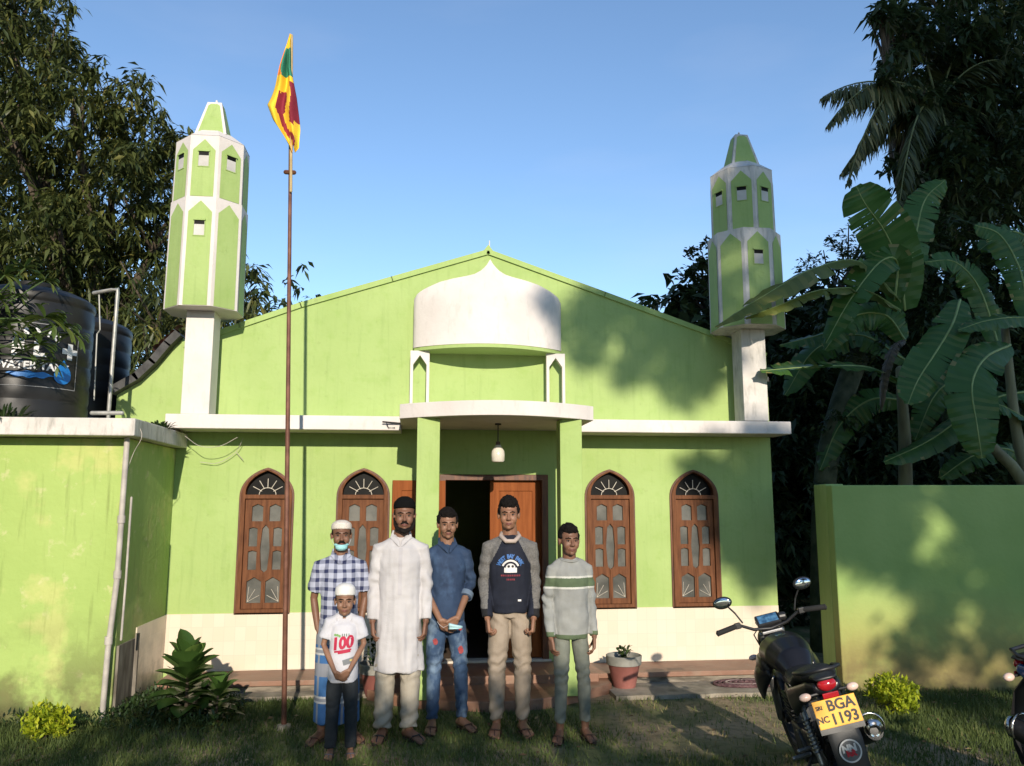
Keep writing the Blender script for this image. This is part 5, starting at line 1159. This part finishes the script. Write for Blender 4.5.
def trousers(t, S, s, hip, kn, an, waist, m, w=(.092, .068, .055), bunch=.5, zend=.07, name='trousers', disp2=1.0, seed=0, classify=None, hipf=1.0):
    mb = MB(); mb.tube([S((0, .01, waist)), S((0, .012, .90)), S((0, .012, .83))], [(.115*s*hipf, .08*s*hipf), (.138*s*hipf, .092*s*hipf), (.142*s*hipf, .092*s*hipf)], 24, cap='flat')
    for h_, k_, a_ in zip(hip, kn, an):
        h_ = (h_[0]*.85, h_[1], h_[2]-.03); e = (a_[0], a_[1]-.005, zend); mb.tube([S(h_), S(h_).lerp(S(k_), .4), S(k_), S(k_).lerp(S(e), .4), S(e)], [(w[0]*.85*s*hipf, w[0]*.9*s*hipf), (w[0]*.90*s, w[0]*s), (w[1]*s, w[1]*1.05*s), (w[1]*.95*s, w[1]*s), (w[2]*s, w[2]*1.1*s)], 18, cap='flat')
    def disp(c, n):
        x, y, z = c/s; v = .004*nz(x*8, y*10, z*4+seed)+.003*nz(x*25, y*25, z*14+seed)
        v += bunch*.010*math.sin(z*75+7*nz(x*10, y*8, seed))*max(0, 1-z/.32)**1.2 + bunch*.006*math.sin(z*90+9*nz(x*10, y*9, 3+seed))*max(0, 1-abs(z-.50)*7)
        v += bunch*.005*math.sin(z*70+x*60)*max(0, 1-abs(z-.82)*9)
        return v*s*disp2
    return fuse(mb, name, .0065, m, t, 2, disp=disp, classify=classify)
def project(shirt_o, vs, fs, x0, z0, m, name, rot=0, off=.004):
    bvh = BVHTree.FromPolygons([v.co for v in shirt_o.data.vertices], [tuple(p.vertices) for p in shirt_o.data.polygons]); out = []
    c, sn = math.cos(rot), math.sin(rot)
    for v in vs:
        x = x0+v[0]*c-v[1]*sn; z = z0+v[0]*sn+v[1]*c; h = bvh.ray_cast(V((x, -1, z)), V((0, 1, 0)))[0]
        out.append((x, (h.y if h else -.12)-off, z))
    mb = MB(); mb.add(out, fs); return mb.build(name, m, shirt_o, fix=False)
def strip_geo(x0, x1, z0, z1, nx=8, nz_=3):
    vs = [(x0+(x1-x0)*i/nx, z0+(z1-z0)*j/nz_) for j in range(nz_+1) for i in range(nx+1)]; fs = [(j*(nx+1)+i, j*(nx+1)+i+1, (j+1)*(nx+1)+i+1, (j+1)*(nx+1)+i) for j in range(nz_) for i in range(nx)]; return vs, fs
def arcs(r0, r1, a0, a1, n=16):
    vs = []; fs = []
    for i in range(n+1):
        a = a0+(a1-a0)*i/n; vs += [(r0*math.cos(a), r0*math.sin(a)), (r1*math.cos(a), r1*math.sin(a))]
        if i: fs.append((2*i-2, 2*i-1, 2*i+1, 2*i))
    return vs, fs
def collar(parent, S, s, m, z=1.445, open_=.05, w_=.026):
    mb = MB()
    for q in (-1, 1): mb.tube([S((0, .088, z+.022)), S((q*.058, .04, z+.015)), S((q*.060, -.015, z-.005)), S((q*.022, -.066, z-.048)), S((q*.010, -.078, z-.075))], [(.006*s, w_*s), (.006*s, w_*s), (.006*s, w_*s), (.005*s, .018*s), (.004*s, .006*s)], 10, ref=(0, -1, 0))
    return mb.build('collar', m, parent, smooth=True)
HIP = [(-.085, .01, .88), (.085, .01, .88)]
def arm(sx, sy, sz, ex, ey, ez, wx, wy, wz, d, p, curl, side): return ((sx, sy, sz), (ex, ey, ez), (wx, wy, wz), d, p, curl, side)
def hanging(w=.155, out=.205, curl=.35, hw=None, fwd=-.05, zw=.83):
    hw = hw or out
    return [arm(-w, .02, 1.345, -(out-.01), .03, 1.10, -hw, fwd, zw, (.08, -.15, -1), (1, .2, 0), curl, -1), arm(w, .02, 1.345, out-.01, .03, 1.10, hw, fwd, zw, (-.08, -.15, -1), (-1, .2, 0), curl, 1)]
def clasped(w=.15, out=.20, z=.86, y=-.155):
    return [arm(-w, .02, 1.345, -out, .02, 1.11, -.072, y, z+.03, (.75, -.12, -.55), (.25, .9, .35), .45, -1), arm(w, .02, 1.345, out, .02, 1.11, .072, y-.012, z+.045, (-.75, -.15, -.5), (-.25, .9, .3), .45, 1)]
sk1 = skin('skin_brown', (.17, .084, .052)); sk2 = skin('skin_tan', (.22, .115, .072)); sk3 = skin('skin_warm', (.23, .115, .070))
white_c = mat('white_cotton', (.41, .395, .40), (.47, .455, .46), 6, .85, .25, 120)

# --- man in white kurta
an = [(-.105, .01, .08), (.085, -.02, .08)]; kn = [(-.095, -.01, .47), (.09, -.015, .47)]
P = dict(sh=1, hip=HIP, kn=kn, an=an, fy=[R(12), R(38)], arms=hanging(.158, .200, .45, .195, -.03, .82), skin=sk1, hx=.022, yaw=4, hs=1.0)
P['fy'] = [R(-12), R(38)]
t, s, M_, S = person('bearded man in a long white tunic, cream trousers and black cap', (-.805, -1.948, 0), 1.71, P, -2)
face(t, M_, 1, 1.3, 1)
rings = [(.475, .205, .125, .0), (.62, .192, .120, .0), (.80, .180, .118, .0), (.98, .168, .112, .005), (1.12, .168, .112, .01), (1.25, .180, .116, .01), (1.34, .175, .100, .018), (1.40, .135, .070, .025), (1.432, .075, .058, .028)]
k_ = shirt(t, S, s, rings, P['arms'], 0, 1.93, white_c, name='tunic', drape=.010, folds=.010, seed=2, sl_r=(.070, .060, .050))
collar(k_, S, s, white_c)
vs_, fs_ = strip_geo(-.014, .014, 1.02*s, 1.36*s, 2, 12); project(k_, vs_, fs_, .004, 0, mat('placket', (.38, .365, .38)), 'placket', off=.003)
bt = MB()
for z in (1.30, 1.22, 1.14): bt.ell(S((.004, -.112, z)), (.005, .004, .005), 8)
trousers(t, S, s, HIP, kn, an, .95, mat('cream_trousers', (.28, .245, .195), (.35, .315, .255), 7, .85, .3, 90), w=(.088, .074, .064), bunch=1.3, zend=.085, hipf=.82)
sandals(t, [S(p) for p in an], P['fy'], s, black_pl)
short_hair(t, M_)
mb = MB(); cap_geo(mb, M_, .048, .108, .142); fuse(mb, 'cap', .0055, mat('black_felt', (.007, .007, .007), rough=.95, bump=.5, bscale=220, spec=.05), t, 3)

# --- man in denim shirt
an = [(-.105, .0, .08), (.135, .0, .08)]; kn = [(-.10, -.02, .47), (.115, -.02, .47)]
P = dict(sh=1, hip=HIP, kn=kn, an=an, fy=[R(-14), R(24)], arms=clasped(.153, .195, .82, -.16), skin=sk2, hx=.0, yaw=-3, tilt=3)
P['arms'][1] = arm(.153, .02, 1.345, .205, .03, 1.12, .062, -.168, .865, (-.78, -.10, -.5), (-.25, .9, .3), .5, 1)
t, s, M_, S = person('young man in a faded denim shirt and ripped blue jeans, hands clasped', (-.452, -1.735, 0), 1.635, P, 7)
face(t, M_, 1, .5, 0); hair(t, M_, 1, 1.3, .008)
den = mat('denim_shirt', (.013, .028, .064), (.022, .046, .098), 7, .8, .35, 160)
overlay(den, (.07, .13, .24), 5.2, .55, .75, .6, stretch=(1.2, 1, .9))
rings = [(.83, .165, .110, .0), (.95, .160, .108, .0), (1.10, .158, .106, .005), (1.25, .172, .112, .01), (1.34, .168, .098, .018), (1.40, .13, .070, .025), (1.43, .072, .056, .028)]
k_ = shirt(t, S, s, rings, P['arms'], 0, 1.42, den, folds=.009, seed=5, sl_r=(.066, .054, .052)); collar(k_, S, s, den)
faded = mat('faded_denim', (.09, .17, .31), (.13, .23, .38), 12, .85)
for q in (1,):
    a1, a2 = S(P['arms'][q][1]), S(P['arms'][q][2]); e = a1.lerp(a2, .42); mb = MB(); mb.tube([a1.lerp(a2, .30), e], [.056*s, .055*s], 18, cap='flat'); mb.build('cuff', mat('cuff_denim', (.10, .14, .20)), k_, smooth=60)
jean = mat('blue_jeans', (.02, .042, .09), (.038, .075, .145), 5, .85, .35, 160)
overlay(jean, (.17, .24, .33), 4.2, .50, .66, .85, stretch=(1.6, 1.6, 1))
tr_ = trousers(t, S, s, HIP, kn, an, .90, jean, w=(.088, .058, .046), bunch=1.0, zend=.085)
rp_ = mat('red_patch', (.22, .025, .03), (.30, .05, .05), 60)
for (x, z, w_, h_) in ((-.10, .68, .020, .026), (.105, .61, .022, .032), (.10, .77, .016, .014)):
    vs_, fs_ = arcs(0, 1, 0, 2*PI, 9); vs_ = [(a*w_*s*(1+.2*math.sin(7*b)), b*h_*s) for a, b in vs_]; project(tr_, vs_, fs_, x*s, z*s, rp_, 'red_patch', off=.003)
sandals(t, [S(p) for p in an], P['fy'], s)
# mask in his hand
mk_m = mat('mask_blue', (.30, .52, .56), (.42, .62, .66), 8, .8); L0 = t.location
mb = MB(); vs = []; fs = []
for i in range(9):
    for j in range(5): u, v = i/8, j/4; vs.append((.01+.10*u, -.02*math.sin(PI*u)-.01*math.sin(PI*v*2), -.022*u - .045*v*(1-.65*u)))
for i in range(8):
    for j in range(4): fs.append((i*5+j, (i+1)*5+j, (i+1)*5+j+1, i*5+j+1))
mb.add(vs, fs); fm_ = mb.build('face_mask', mk_m, None, smooth=True); fm_.location = (L0[0]+.0, L0[1]-.235, .80); so = fm_.modifiers.new('s', 'SOLIDIFY'); so.thickness = .003
tag(fm_, 'pale blue face mask held in the clasped hands of the man in denim', 'mask')
mb = MB(); mb.tube([(.015, 0, -.01), (-.03, -.01, -.03), (-.06, 0, -.01), (-.075, .01, .01)], .0018, 5); mb.build('ear_loop', white_c, fm_)

# --- tall youth in raglan sweatshirt
an = [(-.10, .0, .08), (.095, .0, .08)]; kn = [(-.10, -.02, .48), (.095, -.02, .48)]
P = dict(sh=1, hip=HIP, kn=kn, an=an, fy=[R(-8), R(14)], arms=hanging(.160, .205, .9, .172, -.12, .83), skin=sk3, hx=-.01, yaw=-2)
t, s, M_, S = person('tall youth in a navy and grey raglan sweatshirt with beige trousers', (.022, -1.885, 0), 1.715, P, -4)
face(t, M_, .97, 0, 0); hair(t, M_, .97, 1.4, .018)
navy = mat('navy_jersey', (.005, .007, .016), (.009, .012, .024), 8, .85, .3, 140); grey = mat('grey_marl', (.10, .097, .093), (.16, .153, .145), 90, .9, .3, 140); blk = mat('black_rib', (.010, .010, .012), rough=.9); hood = mat('pale_hood', (.38, .31, .27), (.45, .37, .33), 8, .85)
def cl(c):
    x, y, z = abs(c.x)/s, c.y/s, c.z/s
    if z < .905 and x > .17: return 2
    if z < .90 and x <= .17: return 0
    if x > .155+max(0, (1.25-z))*.05 - max(0, z-1.22)*.52: return 1
    return 0
rings = [(.865, .158, .108, .0), (.89, .165, .112, .0), (.93, .170, .116, .0), (1.10, .170, .114, .005), (1.25, .182, .120, .01), (1.34, .178, .104, .018), (1.40, .138, .074, .025), (1.435, .078, .060, .028)]
k_ = shirt(t, S, s, rings, P['arms'], 0, 1.95, [navy, grey, blk], cl, folds=.010, seed=8, sl_r=(.068, .056, .046), name='sweatshirt')
mb = MB(); mb.tube([S((.0, .09, 1.45)), S((.062, .045, 1.45)), S((.070, -.02, 1.43)), S((.03, -.085, 1.395)), S((-.03, -.085, 1.395)), S((-.070, -.02, 1.43)), S((-.062, .045, 1.45)), S((0, .09, 1.45))], .017*s, 12, ref=(0, 0, 1)); mb.build('hood', hood, k_, smooth=True)
pb = mat('print_blue', (.05, .14, .36)); pw = mat('print_white', (.62, .60, .58)); pr = mat('print_red', (.16, .02, .03)); pk = mat('print_dark', (.015, .015, .02))
for k, ch in enumerate('WEST BAY PARK'):
    if ch == ' ': continue
    a = R(152-124*k/12); vs_, fs_ = text_geo(ch, .042, .0022, 0); r_ = .098
    project(k_, [(v.x*.8*math.cos(a-PI/2)-v.y*math.sin(a-PI/2), v.x*.8*math.sin(a-PI/2)+v.y*math.cos(a-PI/2)) for v in vs_], fs_, r_*math.cos(a)*.95, 1.185*s+r_*math.sin(a), pb, 'print')
vs_, fs_ = arcs(.056, .070, R(22), R(158), 20); project(k_, vs_, fs_, 0, 1.19*s, pw, 'print_arch')
vs_, fs_ = strip_geo(-.048, .048, 0, .036, 12, 4); project(k_, vs_, fs_, 0, 1.165*s, pw, 'print_block')
vs_, fs_ = arcs(0, .036, 0, PI, 14); project(k_, [(a, b*.85) for a, b in vs_], fs_, 0, 1.165*s+.036, pw, 'print_block')
for x in (-.014, .016): vs_, fs_ = arcs(0, .010, 0, 2*PI, 10); project(k_, vs_, fs_, x, 1.165*s+.046, pk, 'print_dot', off=.006)
rg = random.Random(2)
for row, (hw, zz) in enumerate(((.072, 1.137), (.03, 1.108))):
    x = -hw
    while x < hw: w_ = rg.uniform(.006, .012); vs_, fs_ = strip_geo(x, x+w_, 0, .013, 2, 2); project(k_, vs_, fs_, 0, zz*s, pr, 'print_mark'); x += w_+.004
vs_, fs_ = strip_geo(.055, .080, 0, .013, 2, 2); project(k_, vs_, fs_, 0, .955*s, pw, 'hem_label')
trousers(t, S, s, HIP, kn, an, .92, mat('beige_trousers', (.23, .185, .14), (.30, .245, .19), 7, .85, .3, 90), w=(.090, .066, .050), bunch=1.1, zend=.10)
sandals(t, [S(p) for p in an], P['fy'], s)

# --- boy in striped jumper
an = [(-.10, .0, .08), (.115, .0, .08)]; kn = [(-.09, -.02, .48), (.10, -.02, .48)]
P = dict(sh=1, hip=HIP, kn=kn, an=an, fy=[R(-24), R(6)], arms=hanging(.150, .195, .5, .185, -.06, .80), skin=sk1, hx=-.005, yaw=0, hs=1.07)
t, s, M_, S = person('teenage boy in a grey jumper with green and white chest stripes', (.450, -2.085, 0), 1.52, P, 5)
face(t, M_, .97, 0, 0); hair(t, M_, .97, 1.2, .006)
jg = mat('jumper_grey', (.21, .215, .205), (.27, .275, .26), 8, .9, .3, 150); jn = mat('jumper_green', (.07, .10, .055), (.095, .13, .07), 8, .9, .3, 150); jw = mat('jumper_white', (.46, .46, .42), rough=.9)
def cl(c):
    z = c.z/s; x = abs(c.x)/s
    if (z < .855 and x > .165) or (z < .83): return 1
    if 1.19 < z < 1.295:
        if z < 1.205 or z > 1.28: return 2
        return 1
    return 0
rings = [(.79, .150, .105, .0), (.82, .162, .112, .0), (.95, .172, .118, .0), (1.12, .162, .112, .005), (1.25, .168, .112, .01), (1.34, .165, .098, .018), (1.40, .13, .070, .025), (1.435, .080, .060, .028)]
k_ = shirt(t, S, s, rings, P['arms'], 0, 1.97, [jg, jn, jw], cl, folds=.011, seed=11, sl_r=(.064, .052, .044), name='jumper')
mb = MB(); mb.tube([S((.078*math.sin(a), .022-.075*math.cos(a)*.92, 1.432-.020*max(0, math.cos(a)))) for a in [2*PI*k/20 for k in range(21)]], .009*s, 8, ref=(0, 0, 1)); mb.build('neckband', jg, k_, smooth=True)
trousers(t, S, s, HIP, kn, an, .90, mat('grey_green_trousers', (.125, .135, .11), (.175, .185, .155), 7, .85, .3, 90), w=(.078, .056, .044), bunch=.9, zend=.13)
sandals(t, [S(p) for p in an], P['fy'], s)

# --- older man in checked shirt and sarong
an = [(-.115, .02, .08), (.13, .03, .08)]; kn = [(-.09, -.0, .47), (.09, -.0, .47)]
P = dict(sh=1, hip=HIP, kn=kn, an=an, fy=[R(-28), R(26)], arms=[arm(-.158, .02, 1.345, -.205, .05, 1.09, -.165, .0, .86, (.3, .3, -.9), (1, 0, 0), .4, -1), arm(.158, .02, 1.345, .205, .05, 1.09, .17, .0, .86, (-.3, .3, -.9), (-1, 0, 0), .4, 1)], skin=sk1, hx=.0, yaw=4)
t, s, M_, S = person('older man in a blue checked shirt and blue sarong, mask under his chin', (-1.245, -1.945, 0), 1.555, P, 4)
face(t, M_, 1, 1.6, 0); short_hair(t, M_)
def plaid(name, base, darkc, freq, gain):
    m = bpy.data.materials.new(name); m.use_nodes = True; n = m.node_tree.nodes; l = m.node_tree.links; p = n['Principled BSDF']; p.inputs['Roughness'].default_value = .85
    tc = n.new('ShaderNodeTexCoord'); prev = None
    for ax in ('X', 'Z'):
        wv = n.new('ShaderNodeTexWave'); wv.bands_direction = ax; wv.inputs['Scale'].default_value = freq; wv.inputs['Distortion'].default_value = .9; wv.inputs['Detail'].default_value = 1; wv.inputs['Detail Scale'].default_value = 2; l.new(tc.outputs['Object'], wv.inputs[0])
        rp = n.new('ShaderNodeValToRGB'); rp.color_ramp.elements[0].position = .58; rp.color_ramp.elements[1].position = .72; rp.color_ramp.elements[0].color = (0, 0, 0, 1); rp.color_ramp.elements[1].color = (gain, gain, gain, 1); l.new(wv.outputs[1], rp.inputs[0])
        if prev is None: prev = rp.outputs[0]
        else:
            ad = n.new('ShaderNodeMath'); ad.operation = 'ADD'; ad.use_clamp = True; l.new(prev, ad.inputs[0]); l.new(rp.outputs[0], ad.inputs[1]); prev = ad.outputs[0]
    mx = n.new('ShaderNodeMix'); mx.data_type = 'RGBA'; l.new(prev, mx.inputs[0]); mx.inputs[6].default_value = (*base, 1); mx.inputs[7].default_value = (*darkc, 1); l.new(mx.outputs[2], p.inputs['Base Color']); return m
pl_ = plaid('checked_cotton', (.36, .38, .47), (.016, .022, .070), 4.9, .54)
rings = [(.80, .165, .112, .0), (.95, .165, .118, -.005), (1.10, .165, .116, -.002), (1.25, .176, .114, .01), (1.34, .172, .098, .018), (1.40, .13, .070, .025), (1.432, .074, .056, .028)]
k_ = shirt(t, S, s, rings, P['arms'], 0, .78, pl_, folds=.006, seed=14, sl_r=(.072, .056, .046)); collar(k_, S, s, pl_)
sb, sg, sw = mat('sarong_blue', (.03, .10, .26), (.045, .14, .32), 5, .8, .3, 100), mat('sarong_grey', (.20, .21, .24)), mat('sarong_white', (.42, .42, .42))
def cl(c):
    z = c.z/s; x = c.x/s
    for z0 in (.30, .66):
        if z0 < z < z0+.055: return 2 if (z-z0) < .015 or (z-z0) > .04 else 1
    if .50 < z < .60 or z > .74: return 1
    if abs(x-.05) < .010 or abs(x+.145) < .008: return 1
    return 0
mb = MB(); mb.tube([S((0, .01, z)) for z in (.92, .80, .60, .35, .14)], [(.15*s, .10*s), (.168*s, .115*s), (.175*s, .125*s), (.18*s, .13*s), (.185*s, .13*s)], 30, cap='flat')
fuse(mb, 'sarong', .007, [sb, sg, sw], t, 2, classify=cl, disp=lambda c, n: s*(.012*nz(c.x*16, c.y*6, c.z*1.2)+.006*math.sin(c.x*50+3*c.z)))
sandals(t, [S(p) for p in an], P['fy'], s)
capm = mat('white_knit', (.55, .50, .44), (.64, .59, .53), 60, .9, .6, 180)
mb = MB(); cap_geo(mb, M_, .042, .100, .122); fuse(mb, 'skullcap', .0055, capm, t, 4)
mb = MB(); mb.ell((0, -.068, -.094), (.050, .045, .030), 20, M_); mb.ell((0, -.05, -.075), (.062, .035, .018), 18, M_)
mk = fuse(mb, 'face_mask', .0045, mat('mask_teal', (.22, .48, .50), (.30, .58, .60), 8, .8), t, 2, disp=lambda c, n: .001*math.sin(c.z*500))
mb = MB()
for q in (-1, 1): mb.tube([(q*.058, -.052, -.078), (q*.074, -.02, -.045), (q*.084, .02, -.012)], .0018, 5, M=M_)
mb.build('ear_loop', white_c, mk)

# --- small boy in front
an = [(-.105, .0, .08), (.10, .0, .08)]; kn = [(-.095, -.02, .47), (.095, -.02, .47)]
P = dict(sh=1, hip=HIP, kn=kn, an=an, fy=[R(-4), R(4)], arms=clasped(.150, .21, .83, -.17), skin=sk2, hx=.0, yaw=2, hs=1.30, vox=.0046, hand=1.05)
t, s, M_, S = person('small boy in white cap and T-shirt printed 100, hands clasped', (-1.172, -2.31, 0), 1.115, P, 2)
face(t, M_, 1, 0, 0); short_hair(t, M_)
tee = mat('white_tee', (.44, .435, .47), (.51, .505, .54), 6, .85, .25, 120)
rings = [(.735, .170, .122, .0), (.80, .175, .124, .0), (.95, .168, .118, .0), (1.12, .165, .112, .005), (1.22, .17, .112, .01), (1.30, .165, .100, .018), (1.35, .12, .070, .025), (1.375, .082, .062, .028)]
def S2(p): return V(p)*s
k_ = shirt(t, lambda p: V((p[0], p[1], p[2]-(.012 if p[2] > 1.34 else 0)))*s, s, rings, P['arms'], 0, .72, tee, folds=.006, vox=.006, seed=17, sl_r=(.078, .06, .05), name='t_shirt')
rd = mat('print_crimson', (.38, .015, .05)); gr_ = mat('print_green', (.16, .30, .10)); gy = mat('print_grey', (.16, .17, .18)); yl = mat('print_yellow', (.5, .4, .15))
vs_, fs_ = text_geo('100', .125*s/.65*.85, .0055, 0); project(k_, [(v.x*.92+.18*v.y, v.y) for v in vs_], fs_, -.004, 1.135*s, rd, 'print_number', rot=R(8))
for k, (x0, x1, z, a) in enumerate(((-.06, .055, 1.062, 8), (-.035, .05, 1.045, 8))): vs_, fs_ = strip_geo(x0, x1, -.006, .006, 8, 2); project(k_, vs_, fs_, 0, z*s, rd, 'print_underline', rot=R(a))
for x in (-.055, -.040, -.026): vs_, fs_ = arcs(0, .009, 0, 2*PI, 8); project(k_, vs_, fs_, x, 1.215*s+.004*math.sin(x*300), gr_, 'print_mark')
for x in (-.010, .004, .018, .034): vs_, fs_ = strip_geo(0, .005, 0, .018, 1, 2); project(k_, vs_, fs_, x, 1.205*s, mat('print_dark_green', (.04, .10, .06)), 'print_mark')
vs_, fs_ = strip_geo(-.035, .045, -.018, .018, 8, 4); project(k_, vs_, fs_, .035, .955*s, gy, 'print_picture', rot=R(14))
vs_, fs_ = strip_geo(-.008, .008, -.006, .006, 2, 2); project(k_, vs_, fs_, .055, .965*s, yl, 'print_mark', off=.006)
trousers(t, S, s, HIP, kn, an, .80, mat('black_trousers', (.010, .013, .016), (.018, .022, .026), 7, .85, .3, 90), w=(.094, .070, .060), bunch=.5, zend=.085, hipf=.88)
sandals(t, [S(p) for p in an], P['fy'], s, mat('grey_strap', (.09, .08, .09)))
mb = MB(); cap_geo(mb, M_, .040, .115, .140); fuse(mb, 'white_cap', .006, mat('white_cap_cloth', (.62, .60, .57), (.70, .68, .65), 9, .9), t, 5)
# remove nothing else: scene complete
